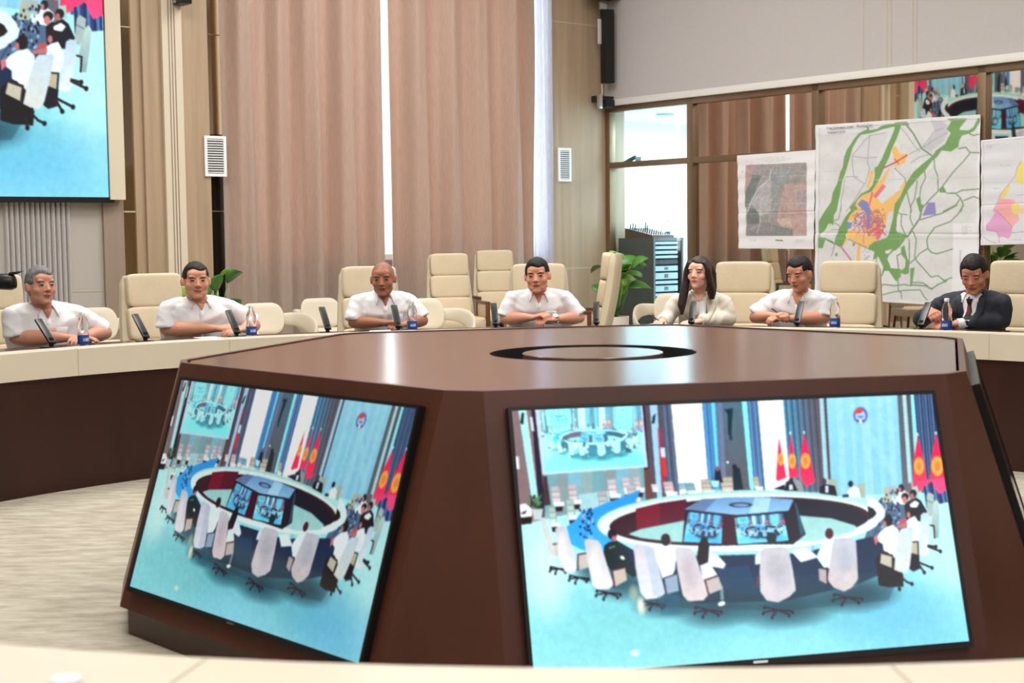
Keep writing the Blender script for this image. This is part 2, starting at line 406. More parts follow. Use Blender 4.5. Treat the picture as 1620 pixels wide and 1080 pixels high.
# right wall: glass partition below, fabric panel wall above
zT = sR(1065, 152)[1]; zT2 = sR(1500, 107)[1]; zTop = (zT + zT2) / 2
w = MB(); w.slab(wR, -.0, 20, zTop, ZC, -.25, .02); struct('wall_right', w, 'fabric_wall', smooth=False)
w = MB(); w.slab(wR, 0.0, 20, zTop - .03, zTop + .02, -.05, .07); w.slab(wR, 0.0, 20, zTop + .02, zTop + .05, -.05, .045); struct('trim_17', w, 'white_trim', bevel=.006)
w = MB()
for px in (1368, 1405, 1412, 1446, 1452):
    a = sR(px, 60)[0]; w.slab(wR, a - .005, a + .005, zTop + .05, ZC, .015, .0225)
struct('trim_18', w, 'seam', smooth=False)
# partition frame
w = MB(); zf = zTop - .03
xs = [0.03, sR(1093, 300)[0], sR(1291, 300)[0], sR(1553, 300)[0]]
step = xs[3] - xs[2]; xs += [xs[3] + step * k for k in range(1, 6)]
zm = sR(1040, 257)[1]
for i, x in enumerate(xs): w.slab(wR, x - .045, x + .045, 0, zf, -.08, .02)
w.slab(wR, 0, xs[-1], zf - .07, zf, -.08, .02); w.slab(wR, 0, xs[-1], 0, .08, -.08, .02); w.slab(wR, 0, xs[2], zm - .035, zm + .035, -.08, .015)
fr = struct('window_2', w, 'bronze_frame', bevel=.004)
for i in range(len(xs) - 1):
    g = MB()
    zz = [.08, zm, zf - .07] if i < 2 else [.08, zf - .07]
    for a, b in zip(zz[:-1], zz[1:]): g.slab(wR, xs[i] + .04, xs[i + 1] - .04, a, b, -.045, -.035)
    obj('window_pane', g, 'clear_pane' if i == 0 else 'bronze_glass', fr, smooth=False, label='clear pane in front of the bright control room' if i == 0 else 'bronze reflecting glass pane')
w = MB(); w.slab(wR, xs[-1], 20, 0, zTop, -.25, 0); struct('wall_partition', w, 'wall_wood', smooth=False)
# control room behind the clear pane
c0, c1 = -.3, xs[1] + .5
w = MB(); w.slab(wR, c1, c1 + .1, 0, zTop, -3.9, -.1); w.slab(wR, -1.9, c1, 0, zTop, -4.0, -3.9); struct('wall_control_room', w, 'control_white', smooth=False)
w = MB(); w.slab(wR, -1.9, -1.8, 0, zTop, -3.9, -.3); w.slab(wR, -1.9, -.3, 0, zTop, -.4, -.3); struct('wall_control_side', w, 'control_wall', smooth=False)
w = MB(); w.slab(wR, -1.9, c1 + .1, zTop, zTop + .1, -4.0, -.25); struct('ceiling_control_room', w, 'control_wall', smooth=False)
pc = wR((c1 - 1.2) / 2, zTop - .1, -2.2); area('control_room_light', pc, pc - Vector((0, 0, 1)), 2.0, 2.6, 300, (.86, .97, 1))
# remaining walls, out of the picture
w = MB(); w.slab(lambda s, z, o: A0 + DF * 16.5 + DR * s - NR * 0 + DF * o + Vector((0, 0, z)), 0, 20, 0, ZC, 0, .2); struct('wall_left', w, 'wall_wood', smooth=False)
w = MB(); w.slab(lambda s, z, o: A0 + DR * 20 + DF * s + DR * o + Vector((0, 0, z)), 0, 16.5, 0, ZC, 0, .2); struct('wall_back', w, 'wall_wood', smooth=False)

# ------------------------------------------------------------------ curtains
def curtain(name, px0, px1, m, label, off=.10, amp=.075, z0=.02, z1=5.3, seed=0, wl=.33, gather=1.0):
    a, b = sF(px0, 250, off)[0], sF(px1, 250, off)[0]
    if a > b: a, b = b, a
    n = int((b - a) / .012) + 2; rnd = random.Random(seed); ph = [rnd.uniform(0, 6) for _ in range(4)]
    zs_ = [z0 + (z1 - z0) * k / 14 for k in range(15)]
    mb = MB(); rows = []
    for z in zs_:
        t = (z - z0) / (z1 - z0); row = []
        for i in range(n):
            s = a + (b - a) * i / (n - 1); u = s - a
            q = math.sin(2 * PI * u / wl + ph[0] + .5 * math.sin(u * 2.1 + ph[1]) + .15 * math.sin(z * 1.3))
            q = math.copysign(abs(q) ** .8, q) * amp * (1 - .25 * math.sin(u * 3.7 + ph[2])) + .018 * math.sin(2 * PI * u / (wl * .37) + ph[3] + z * .5)
            row.append(wF(s, z, off + q * (1 - .1 * t)))
        rows.append(row)
    back = [[p - NF * .006 for p in r] for r in rows]
    base = 0
    for r in rows: mb.v += r
    for i in range(14):
        for j in range(n - 1):
            q = i * n + j; mb.f.append((q, q + 1, q + n + 1, q + n)); mb.m.append(0)
    o = obj(name, mb, m, smooth=True, angle=180)
    sd = o.modifiers.new('thickness', 'SOLIDIFY'); sd.thickness = .004
    return tag(o, label, 'curtain', None)
curtain('curtain', 357, 601, 'curtain', 'taupe pink floor length curtain on the left of the bright vertical gap', seed=3, wl=.40, amp=.10)
curtain('curtain', 612, 846, 'curtain', 'taupe pink floor length curtain on the right of the bright vertical gap', seed=5, wl=.46, amp=.10)
curtain('sheer_curtain', 838, 873, 'sheer', 'narrow white sheer curtain beside the wood panelled wall', off=.0, amp=.03, seed=8, wl=.14)

# ================================================================== PICTURES SHOWN ON THE SCREENS AND PRINTED ON THE MAPS
def homog(src, dst):
    A = []
    for (x, y), (u, v) in zip(src, dst):
        A.append([x, y, 1, 0, 0, 0, -u * x, -u * y, -u]); A.append([0, 0, 0, x, y, 1, -v * x, -v * y, -v])
    return np.linalg.svd(np.array(A, float))[2][-1].reshape(3, 3)
def vnoise(h, w, cell, seed):
    g = np.random.default_rng(seed); gy, gx = h // cell + 3, w // cell + 3
    a = g.random((gy, gx)); y = np.arange(h) / cell; x = np.arange(w) / cell
    yi, xi = y.astype(int), x.astype(int); fy, fx = y - yi, x - xi
    fy = fy * fy * (3 - 2 * fy); fx = fx * fx * (3 - 2 * fx)
    A = a[np.ix_(yi, xi)]; B = a[np.ix_(yi, xi + 1)]; D = a[np.ix_(yi + 1, xi)]; E = a[np.ix_(yi + 1, xi + 1)]
    return (A * (1 - fx) + B * fx) * (1 - fy)[:, None] + (D * (1 - fx) + E * fx) * fy[:, None]
class Canvas:
    def __init__(s, w, h, src, bg):
        s.w, s.h = w, h; s.im = np.ones((h, w, 3), np.float32) * (np.array(bg, np.float32) / 255)
        s.map(src)
    def map(s, src): s.H = homog(src, [(0, 0), (s.w, 0), (s.w, s.h), (0, s.h)])
    def tp(s, pts):
        p = np.c_[np.array(pts, float), np.ones(len(pts))] @ s.H.T; return p[:, :2] / p[:, 2:]
    def mask(s, q):
        x0, x1 = max(0, int(q[:, 0].min()) - 1), min(s.w, int(q[:, 0].max()) + 2); y0, y1 = max(0, int(q[:, 1].min()) - 1), min(s.h, int(q[:, 1].max()) + 2)
        if x1 <= x0 or y1 <= y0: return None
        X, Y = np.meshgrid(np.arange(x0, x1) + .5, np.arange(y0, y1) + .5); ins = np.zeros(X.shape, bool)
        n = len(q)
        for i in range(n):
            xa, ya = q[i]; xb, yb = q[(i + 1) % n]
            if ya == yb: continue
            c = ((ya > Y) != (yb > Y)) & (X < (xb - xa) * (Y - ya) / (yb - ya) + xa); ins ^= c
        return x0, x1, y0, y1, ins, X, Y
    def poly(s, pts, col, al=1.0, col2=None, raw=False):
        q = np.array(pts, float) if raw else s.tp(pts); m = s.mask(q)
        if m is None: return
        x0, x1, y0, y1, ins, X, Y = m; c = np.array(col, np.float32) / 255; sub = s.im[y0:y1, x0:x1]
        if col2 is not None:
            t = np.clip((Y - q[:, 1].min()) / max(1, np.ptp(q[:, 1])), 0, 1)[..., None]; c = c * (1 - t) + np.array(col2, np.float32) / 255 * t; sub[ins] = (sub * (1 - al) + c * al)[ins]
        else: sub[ins] = sub[ins] * (1 - al) + c * al
    def ell(s, cx, cy, rx, ry, col, al=1.0, rot=0.0, col2=None):
        a = R(rot); s.poly([(cx + rx * math.cos(t) * math.cos(a) - ry * math.sin(t) * math.sin(a), cy + rx * math.cos(t) * math.sin(a) + ry * math.sin(t) * math.cos(a)) for t in [2 * PI * k / 48 for k in range(48)]], col, al, col2)
    def soft(s, cx, cy, rx, ry, col, al=.5):
        q = s.tp([(cx, cy), (cx + rx, cy), (cx, cy + ry)]); a = abs(q[1, 0] - q[0, 0]) + abs(q[2, 0] - q[0, 0]); b = abs(q[1, 1] - q[0, 1]) + abs(q[2, 1] - q[0, 1])
        x0, x1 = max(0, int(q[0, 0] - a)), min(s.w, int(q[0, 0] + a) + 1); y0, y1 = max(0, int(q[0, 1] - b)), min(s.h, int(q[0, 1] + b) + 1)
        if x1 <= x0 or y1 <= y0: return
        X, Y = np.meshgrid(np.arange(x0, x1), np.arange(y0, y1)); d = np.clip(1 - ((X - q[0, 0]) / a) ** 2 - ((Y - q[0, 1]) / b) ** 2, 0, 1) ** 1.2 * al; d = d[..., None]
        s.im[y0:y1, x0:x1] = s.im[y0:y1, x0:x1] * (1 - d) + np.array(col, np.float32) / 255 * d
    def line(s, pts, w, col, al=1.0):
        for (xa, ya), (xb, yb) in zip(pts[:-1], pts[1:]):
            L = math.hypot(xb - xa, yb - ya) or 1; nx, ny = -(yb - ya) / L * w / 2, (xb - xa) / L * w / 2; ex, ey = (xb - xa) / L * w * .3, (yb - ya) / L * w * .3
            s.poly([(xa + nx - ex, ya + ny - ey), (xb + nx + ex, yb + ny + ey), (xb - nx + ex, yb - ny + ey), (xa - nx - ex, ya - ny - ey)], col, al)
    def blur(s, n=1):
        for _ in range(n):
            p = np.pad(s.im, ((1, 1), (1, 1), (0, 0)), 'edge')
            p = (p[:-2] + 2 * p[1:-1] + p[2:]) / 4; s.im = (p[:, :-2] + 2 * p[:, 1:-1] + p[:, 2:]) / 4
    def half(s): return s.im.reshape(s.h // 2, 2, s.w // 2, 2, 3).mean((1, 3))
def grid_mesh(name, im, w, h, material, fn=None):
    """a flat sheet w by h centred on its origin in the xz plane, coloured point by point with the picture im"""
    H_, W_ = im.shape[:2]; me = bpy.data.meshes.new(name)
    X, Z = np.meshgrid(np.linspace(-w / 2, w / 2, W_), np.linspace(h / 2, -h / 2, H_)); Y = np.zeros_like(X) if fn is None else fn(X / w + .5, Z / h + .5)
    co = np.stack([X, Y, Z], -1).reshape(-1, 3).astype(np.float32); me.vertices.add(len(co)); me.vertices.foreach_set('co', co.ravel())
    i = np.arange((H_ - 1) * (W_ - 1)); r, c = i // (W_ - 1), i % (W_ - 1); a = r * W_ + c
    q = np.stack([a, a + W_, a + W_ + 1, a + 1], 1).astype(np.int32)
    me.loops.add(q.size); me.loops.foreach_set('vertex_index', q.ravel()); me.polygons.add(len(q)); me.polygons.foreach_set('loop_start', np.arange(0, q.size, 4, dtype=np.int32))
    me.polygons.foreach_set('use_smooth', [True] * len(q)); me.update(calc_edges=True)
    lin = np.where(im <= .04045, im / 12.92, ((np.clip(im, 0, 1) + .055) / 1.055) ** 2.4)
    at = me.color_attributes.new('Col', 'FLOAT_COLOR', 'POINT'); at.data.foreach_set('color', np.c_[lin.reshape(-1, 3), np.ones(len(co))].astype(np.float32).ravel())
    me.materials.append(M[material]); return me

# ---- the conference room seen by the room camera (coordinates: the right-hand television in the photograph)
TVQ = [(806, 652), (1470, 625), (1527, 1014), (841, 1071)]
cv = Canvas(1280, 720, TVQ, (150, 212, 225)); rnd = random.Random(3)
P_ = cv.poly
P_([(800, 600), (1500, 600), (1540, 790), (800, 830)], (140, 200, 215))
P_([(806, 645), (853, 645), (876, 840), (820, 840)], (138, 118, 122))
P_([(816, 645), (829, 645), (848, 790), (838, 790)], (182, 240, 240)); P_([(822, 655), (826, 655), (825, 674), (820, 672)], (25, 30, 35))
P_([(837, 648), (844, 650), (862, 830), (851, 830)], (45, 40, 60)); P_([(835, 662), (839, 662), (842, 684), (838, 684)], (225, 230, 240)); P_([(812, 724), (817, 724), (819, 744), (814, 744)], (235, 240, 245))
# panelled wall under the far screen
for k in range(9):
    x = 857 + k * 19; P_([(x, 735), (x + 19, 735), (x + 21, 835), (x + 2, 835)], [(124, 172, 180), (140, 160, 165), (132, 190, 208), (150, 178, 180)][k % 4])
P_([(900, 785), (960, 778), (962, 840), (905, 840)], (172, 215, 222))
# columns and windows
P_([(1008, 635), (1062, 635), (1078, 790), (1018, 800)], (92, 84, 96)); P_([(1010, 640), (1016, 640), (1024, 760), (1017, 760)], (42, 34, 58)); P_([(1016, 745), (1024, 742), (1030, 790), (1018, 790)], (110, 74, 72))
P_([(1024, 640), (1036, 640), (1044, 790), (1036, 790)], (168, 214, 240)); P_([(1029, 660), (1034, 656), (1032, 672), (1027, 672)], (30, 60, 80))
P_([(1036, 680), (1044, 680), (1050, 770), (1042, 770)], (170, 60, 90), .6); P_([(1041, 710), (1048, 710), (1049, 725), (1042, 725)], (214, 228, 240)); P_([(1042, 726), (1049, 726), (1052, 755), (1045, 755)], (214, 62, 62))
for k in range(6): P_([(1042 + k * 3, 635), (1045 + k * 3, 635), (1057 + k * 3, 780), (1054 + k * 3, 780)], [(78, 98, 124), (112, 120, 142), (66, 84, 110)][k % 3])
P_([(1057, 630), (1107, 630), (1119, 785), (1071, 785)], (250, 255, 255))
for k in range(9): P_([(1106 + k * 2.8, 630), (1109 + k * 2.8, 630), (1120 + k * 2.8, 775), (1117 + k * 2.8, 775)], [(78, 140, 196), (98, 164, 214), (66, 116, 168), (84, 150, 200)][k % 4])
P_([(1121, 630), (1126, 630), (1134, 760), (1130, 760)], (130, 222, 246))
P_([(1129, 630), (1172, 630), (1184, 780), (1137, 780)], (88, 120, 138), 1, (100, 100, 108)); P_([(1131, 630), (1138, 630), (1145, 770), (1138, 770)], (120, 130, 160))
P_([(1142, 650), (1156, 648), (1155, 656), (1153, 690), (1148, 690), (1147, 657)], (26, 56, 72)); P_([(1149, 690), (1154, 690), (1155, 698), (1150, 698)], (40, 66, 80))
P_([(1169, 630), (1177, 630), (1189, 775), (1182, 775)], (150, 240, 255))
for k in range(7): P_([(1177 + k * 2.6, 630), (1180 + k * 2.6, 630), (1192 + k * 2.6, 778), (1189 + k * 2.6, 778)], [(70, 120, 168), (120, 150, 190), (80, 110, 150)][k % 3])
P_([(1194, 628), (1236, 628), (1246, 785), (1207, 785)], (250, 255, 255))
for k in range(20):
    t = k / 19; c = [(88, 150, 186), (60, 104, 138), (104, 170, 200)][k % 3]; c = tuple(int(a * (1 - t) + b * t) for a, b in zip(c, [(112, 90, 98), (84, 78, 88), (100, 92, 104)][k % 3]))
    P_([(1234 + k * 3, 626), (1237.3 + k * 3, 626), (1249 + k * 3, 780), (1246 + k * 3, 780)], c)
P_([(1292, 630), (1297, 630), (1306, 780), (1300, 780)], (176, 220, 232)); P_([(1299, 632), (1305, 632), (1312, 780), (1307, 780)], (96, 76, 86))
P_([(1303, 626), (1416, 626), (1428, 800), (1312, 800)], (160, 222, 242), 1, (140, 206, 232))
for k, (x, w_, a) in enumerate([(1318, 10, .35), (1340, 6, .3), (1356, 14, .4), (1382, 8, .3), (1398, 10, .35)]): P_([(x, 630), (x + w_, 630), (x + w_ + 8, 790), (x + 8, 790)], (190, 236, 250), a)
P_([(1330, 630), (1340, 630), (1420, 760), (1408, 760)], (176, 232, 250), .35)
P_([(1415, 625), (1424, 625), (1434, 790), (1424, 790)], (98, 108, 118)); P_([(1423, 624), (1429, 624), (1438, 780), (1433, 780)], (190, 226, 226)); P_([(1429, 624), (1437, 624), (1446, 780), (1440, 780)], (92, 96, 110))
P_([(1436, 622), (1442, 622), (1452, 790), (1446, 790)], (160, 246, 250))
for k in range(16): P_([(1441 + k * 2.4, 620), (1444 + k * 2.4, 620), (1458 + k * 2.4, 790), (1454 + k * 2.4, 790)], [(42, 60, 92), (88, 112, 150), (56, 78, 108), (104, 130, 168)][k % 4])
# round emblem on the wall
cv.ell(1357, 659, 13, 14.5, (150, 196, 226)); cv.ell(1357, 659, 11, 12.5, (104, 118, 186)); cv.ell(1357, 660, 8, 9, (176, 212, 240)); P_([(1347, 653), (1352, 648), (1360, 648), (1360, 655), (1351, 657)], (226, 84, 74)); P_([(1351, 660), (1363, 660), (1357, 665)], (120, 130, 190)); P_([(1350, 666), (1364, 666), (1360, 670), (1354, 670)], (50, 74, 150))
P_([(1355, 664), (1359, 664), (1360, 672), (1354, 672)], (226, 240, 250))
# flags: red cloths with a yellow sun
for pts, d in [([(1228, 694), (1240, 757), (1226, 763), (1223, 760)], (1231, 728, 5, 10)), ([(1246, 688), (1259, 757), (1244, 757), (1243, 740)], (1249, 731, 6, 12)), ([(1268, 687), (1276, 718), (1285, 764), (1270, 772), (1261, 754), (1263, 720)], (1270, 731, 7.5, 12.5)),
               ([(1447, 690), (1456, 725), (1463, 770), (1449, 780), (1439, 776), (1441, 730)], (1449, 739, 8, 14)), ([(1476, 688), (1486, 730), (1493, 783), (1479, 790), (1466, 766), (1469, 725)], (1478, 739, 9.5, 15.5))]:
    P_(pts, (250, 44, 96), 1, (252, 66, 104)); cx, cy, rx, ry = d; cv.ell(cx, cy, rx, ry, (255, 176, 84)); cv.ell(cx, cy, rx * .5, ry * .5, (255, 140, 84)); cv.ell(pts[0][0], pts[0][1] - 1, 1.5, 2.5, (220, 240, 250))
# floor
P_([(806, 835), (960, 800), (1480, 780), (1500, 760), (1540, 1080), (820, 1090)], (182, 244, 242), 1, (146, 224, 236))
cv.soft(1490, 880, 40, 130, (200, 252, 255), .8); cv.soft(1430, 980, 130, 60, (112, 194, 244), .6); cv.soft(1180, 960, 360, 60, (84, 176, 190), .5); cv.soft(860, 900, 40, 100, (220, 255, 250), .8); cv.soft(960, 1010, 150, 50, (150, 226, 226), .5); cv.soft(1200, 1020, 150, 30, (160, 232, 255), .6)
# chairs on the far left and plant
def lchair(x, y, w_, h_, col=(196, 190, 196), seat=True):
    P_([(x - w_ / 2, y), (x + w_ / 2 - 1, y - 1), (x + w_ / 2 + 3, y + h_), (x - w_ / 2 + 3, y + h_)], tuple(int(c * .86) for c in col))
    for k in range(3): P_([(x - w_ / 2 + 1 + k, y + 1 + k * h_ / 3), (x + w_ / 2 - 2 + k, y + k * h_ / 3), (x + w_ / 2 - 1 + k, y + (k + .78) * h_ / 3), (x - w_ / 2 + 2 + k, y + (k + .82) * h_ / 3)], tuple(min(255, int(c * (1.0 + .07 * k))) for c in col))
    if seat: P_([(x - w_ / 2 + 4, y + h_ - 2), (x + w_ / 2 + 7, y + h_ - 3), (x + w_ / 2 + 7, y + h_ + 4), (x - w_ / 2 + 6, y + h_ + 5)], (236, 240, 240)); P_([(x - w_ / 2 + 5, y + h_ + 5), (x + w_ / 2 + 5, y + h_ + 4), (x + w_ / 2 + 4, y + h_ + 12), (x - w_ / 2 + 7, y + h_ + 13)], (52, 36, 52))
for k in range(26):
    a = rnd.uniform(0, 6.28); cx = 842 + rnd.uniform(-6, 8); cy = 796 + rnd.uniform(-8, 8); cv.line([(cx, cy), (cx + 5 * math.cos(a), cy + 6 * math.sin(a))], 2.2, [(38, 92, 56), (84, 150, 96), (26, 60, 44)][k % 3])
P_([(838, 807), (856, 806), (853, 823), (842, 823)], (200, 216, 216))
P_([(818, 800), (828, 798), (838, 806), (838, 818), (819, 820)], (244, 250, 250)); P_([(822, 812), (831, 808), (828, 814), (822, 815)], (50, 50, 70)); P_([(820, 820), (839, 818), (838, 830), (822, 831)], (44, 30, 32))
P_([(856, 755), (862, 755), (868, 800), (857, 802)], (72, 58, 62))
lchair(875, 771, 15, 27); lchair(902, 768, 15, 27); lchair(964, 760, 15, 25, (206, 198, 204)); lchair(986, 757, 13, 22, (206, 198, 204)); lchair(1003, 756, 12, 20); lchair(949, 778, 15, 26, (176, 186, 186)); lchair(995, 769, 15, 22, (190, 184, 186)); lchair(898, 792, 13, 27, (176, 200, 196)); lchair(870, 804, 12, 26, (176, 200, 196)); lchair(1053, 764, 16, 18, (206, 186, 186)); lchair(1032, 768, 12, 12, (220, 226, 230), False); lchair(1075, 766, 13, 12, (150, 190, 204)); lchair(1087, 766, 15, 14, (130, 170, 186)); lchair(1112, 760, 16, 20, (186, 180, 172)); lchair(1145, 757, 20, 22, (192, 184, 170)); lchair(1191, 756, 10, 18, (190, 188, 176))
P_([(1127, 744), (1134, 742), (1140, 765), (1126, 765)], (34, 44, 64)); cv.ell(1131, 743, 3, 4, (150, 96, 110)); P_([(1155, 742), (1166, 742), (1172, 776), (1156, 778)], (30, 50, 60)); cv.ell(1158, 740, 4, 4, (40, 44, 56))
P_([(1120, 762), (1134, 762), (1132, 772), (1124, 772)], (180, 240, 250)); cv.ell(1147, 733, 2, 2, (240, 246, 250))
# the outer desk, glossy blue on the left
P_([(893, 834), (905, 826), (916, 812), (935, 806), (952, 798), (975, 790), (1010, 776), (1000, 800), (955, 830), (975, 868), (940, 878), (915, 870), (900, 862)], (52, 152, 226), 1, (72, 184, 246))
for k in range(46):
    x = rnd.uniform(914, 936); y = rnd.uniform(806, 852); cv.ell(x, y, 1.7, 2.4, [(28, 62, 112), (150, 200, 240), (40, 90, 150), (20, 40, 80)][k % 4])
P_([(1380, 800), (1398, 790), (1432, 800), (1440, 850), (1400, 880), (1350, 890)], (86, 112, 140))
for k in range(70):
    x = rnd.uniform(1386, 1420); y = rnd.uniform(786, 846); cv.ell(x, y, 1.6, 2.2, [(28, 36, 66), (150, 180, 220), (60, 84, 120), (20, 24, 50)][k % 4])
# dark skirt and blue gloss of the near half of the ring
P_([(962, 850), (1000, 872), (1100, 880), (1260, 876), (1372, 850), (1400, 850), (1410, 900), (1350, 925), (1240, 950), (1100, 955), (1030, 930), (975, 890)], (16, 34, 72), 1, (18, 60, 84))
P_([(1130, 900), (1180, 895), (1195, 940), (1150, 950)], (24, 80, 120), .5)
P_([(1000, 920), (1420, 905), (1400, 950), (1240, 966), (1030, 960)], (24, 74, 92), .38)
# the ring
cv.ell(1165, 825, 224, 48, (176, 226, 218), rot=-1.6, col2=(240, 255, 255)); cv.ell(1165.5, 827.5, 223, 45.5, (226, 250, 246), rot=-1.6, col2=(236, 255, 255))
cv.ell(1166, 826, 206, 37.5, (58, 20, 38), rot=-2.4)
P_([(1002, 806), (1040, 797), (1040, 835), (1004, 840)], (120, 14, 48)); P_([(1040, 797), (1082, 791), (1080, 825), (1040, 834)], (92, 12, 46)); P_([(1250, 790), (1330, 800), (1371, 820), (1350, 836), (1262, 816)], (16, 20, 44))
fl_ = [(990, 846), (1010, 838), (1076, 825), (1160, 822), (1262, 817), (1310, 821), (1350, 833), (1345, 842), (1290, 856), (1180, 862), (1060, 858), (1010, 852)]
P_(fl_, (160, 214, 212), 1, (176, 226, 224))
# the hexagonal block with its screens
P_([(1080, 808), (1160, 816), (1244, 809), (1252, 792), (1270, 846), (1250, 862), (1075, 862)], (26, 18, 44)); P_([(1139, 814), (1157, 816), (1162, 862), (1136, 862)], (62, 10, 44))
P_([(1079, 807), (1106, 791), (1150, 788), (1200, 787.5), (1251, 791.5), (1243, 809), (1161, 816)], (112, 160, 206), 1, (150, 200, 236)); P_([(1106, 791), (1130, 790), (1110, 811), (1082, 807)], (96, 112, 150), .7); P_([(1190, 789), (1215, 789), (1210, 812), (1180, 814)], (190, 236, 255), .7)
cv.ell(1167.5, 800, 19, 4.2, (60, 66, 98)); cv.ell(1168, 800.5, 12, 2.4, (128, 160, 196)); P_([(1252, 793), (1256, 800), (1268, 843), (1262, 850)], (40, 92, 110))
Qa = [(1085, 811), (1139, 817), (1137, 861), (1077, 858)]; Qb = [(1157, 820), (1234, 813), (1243, 856), (1163, 862)]
# people and chairs beyond the ring on the right
P_([(1219, 775), (1236, 768), (1244, 778)], (26, 30, 48)); P_([(1238, 764), (1248, 758), (1262, 762), (1268, 779), (1236, 778)], (150, 158, 160)); P_([(1236, 778), (1240, 764), (1250, 762), (1258, 778)], (26, 32, 50)); cv.ell(1247, 762, 3.5, 4.5, (60, 48, 60)); P_([(1244, 768), (1249, 768), (1250, 776), (1244, 777)], (220, 230, 240))
P_([(1306, 760), (1320, 760), (1320, 785), (1306, 783)], (170, 186, 170)); P_([(1292, 772), (1300, 767), (1316, 770), (1320, 786), (1292, 782)], (22, 26, 44)); cv.ell(1299, 763, 4, 5, (92, 60, 70)); P_([(1301, 770), (1306, 770), (1306, 781), (1301, 781)], (210, 226, 240))
P_([(1352, 766), (1364, 766), (1364, 790), (1354, 788)], (176, 186, 170)); P_([(1336, 778), (1346, 770), (1354, 774), (1357, 788), (1336, 788)], (236, 250, 252)); cv.ell(1341, 767, 4, 5, (36, 34, 48)); P_([(1328, 784), (1338, 783), (1338, 788), (1328, 788)], (30, 36, 56))
P_([(1394, 772), (1407, 770), (1406, 795), (1392, 797)], (184, 192, 172)); P_([(1408, 784), (1417, 778), (1430, 786), (1432, 800), (1408, 798)], (236, 250, 252)); cv.ell(1413.5, 780, 4.5, 6, (40, 34, 46))
# foreground: chair backs, sitters
CH = (206, 206, 216); CH2 = (172, 174, 190)
def star(x, y, r=16):
    for a in (200, 250, 320, 350, 150): cv.line([(x, y), (x + r * math.cos(R(a)), y - r * .45 * math.sin(R(a)))], 2.6, (44, 24, 44)); cv.ell(x + r * math.cos(R(a)), y - r * .45 * math.sin(R(a)) + 2, 2, 2.6, (26, 18, 34))
def shade_under(x, y, rx, ry): cv.soft(x, y - 4, rx * 1.5, ry * 2.2, (22, 56, 72), .8)
shade_under(940, 905, 26, 10); shade_under(985, 925, 36, 14); shade_under(1050, 955, 40, 12); shade_under(1130, 965, 50, 14); shade_under(1240, 965, 60, 14); shade_under(1350, 945, 50, 12)
star(880, 900, 14); star(912, 914, 16); star(958, 938, 20); star(1030, 955, 18); star(1115, 965, 22); star(1225, 965, 24); star(1335, 945, 24)
P_([(850, 820), (859, 820), (873, 863), (880, 880), (868, 884), (858, 850)], (200, 214, 216), 1, (224, 226, 226)); P_([(872, 858), (884, 856), (886, 878), (876, 882)], (206, 206, 200)); cv.line([(872, 862), (886, 860)], 2, (50, 30, 40))
P_([(875, 838), (879, 834), (889, 834), (893, 838), (903, 870), (911, 898), (904, 906), (890, 905), (881, 880)], CH, 1, (236, 240, 242)); P_([(911, 878), (926, 875), (928, 898), (914, 902)], (206, 198, 190)); cv.line([(910, 903), (911, 878), (926, 875)], 2.2, (70, 34, 44))
P_([(952, 864), (960, 858), (974, 858), (986, 872), (996, 890), (1004, 910), (998, 914), (985, 905), (962, 902), (950, 884)], (14, 40, 48)); cv.ell(965, 846, 7.5, 8.5, (34, 20, 34)); cv.ell(968, 853, 4, 4.5, (190, 120, 130)); cv.ell(981, 883, 4, 2.5, (240, 250, 250), rot=35); cv.line([(960, 868), (969, 865)], 1.6, (170, 190, 90))
P_([(921, 857), (925, 853), (942, 856), (947, 862), (957, 895), (967, 925), (960, 932), (942, 933), (934, 926), (926, 890)], CH, 1, (238, 240, 244)); P_([(966, 903), (985, 899), (988, 918), (970, 928)], (206, 192, 180)); cv.line([(968, 930), (965, 903), (986, 898)], 2.4, (84, 40, 50))
P_([(1029, 868), (1040, 861), (1056, 864), (1066, 874), (1064, 900), (1058, 915), (1044, 916), (1036, 890)], (236, 252, 254)); cv.ell(1049, 854, 7.5, 9, (38, 30, 44)); cv.ell(1055, 858, 3, 5, (160, 100, 110))
P_([(998, 866), (1002, 861), (1024, 864), (1030, 868), (1040, 905), (1048, 938), (1040, 946), (1018, 948), (1009, 938), (1002, 900)], CH, 1, (232, 238, 244)); P_([(1014, 864), (1030, 868), (1047, 938), (1030, 944)], (190, 206, 226), .7); P_([(1046, 915), (1067, 908), (1070, 935), (1050, 940)], (150, 176, 196)); cv.line([(1050, 940), (1046, 915), (1067, 908)], 2.2, (60, 50, 80))
P_([(1036, 943), (1070, 936), (1074, 972), (1042, 974)], (34, 100, 130), .4)
P_([(1100, 880), (1112, 872), (1130, 878), (1144, 893), (1140, 900), (1122, 897), (1132, 912), (1108, 918)], (232, 246, 250)); P_([(1101, 862), (1106, 853), (1114, 853), (1118, 864), (1116, 890), (1104, 895), (1097, 890)], (22, 14, 30)); cv.line([(1128, 912), (1137, 930), (1138, 948)], 5, (120, 150, 160)); cv.ell(1137, 955, 6, 3.5, (240, 246, 250), rot=-20)
P_([(1063, 870), (1067, 866), (1088, 868), (1094, 873), (1106, 910), (1117, 940), (1108, 950), (1084, 951), (1076, 942), (1068, 905)], CH, 1, (226, 214, 216)); P_([(1111, 918), (1132, 911), (1138, 932), (1118, 940)], (200, 190, 188)); cv.line([(1117, 943), (1111, 918), (1132, 911)], 2.6, (92, 44, 52))
P_([(1190, 880), (1198, 872), (1200, 892), (1190, 894)], (226, 240, 250)); cv.ell(1216, 852, 8, 9, (26, 44, 52))
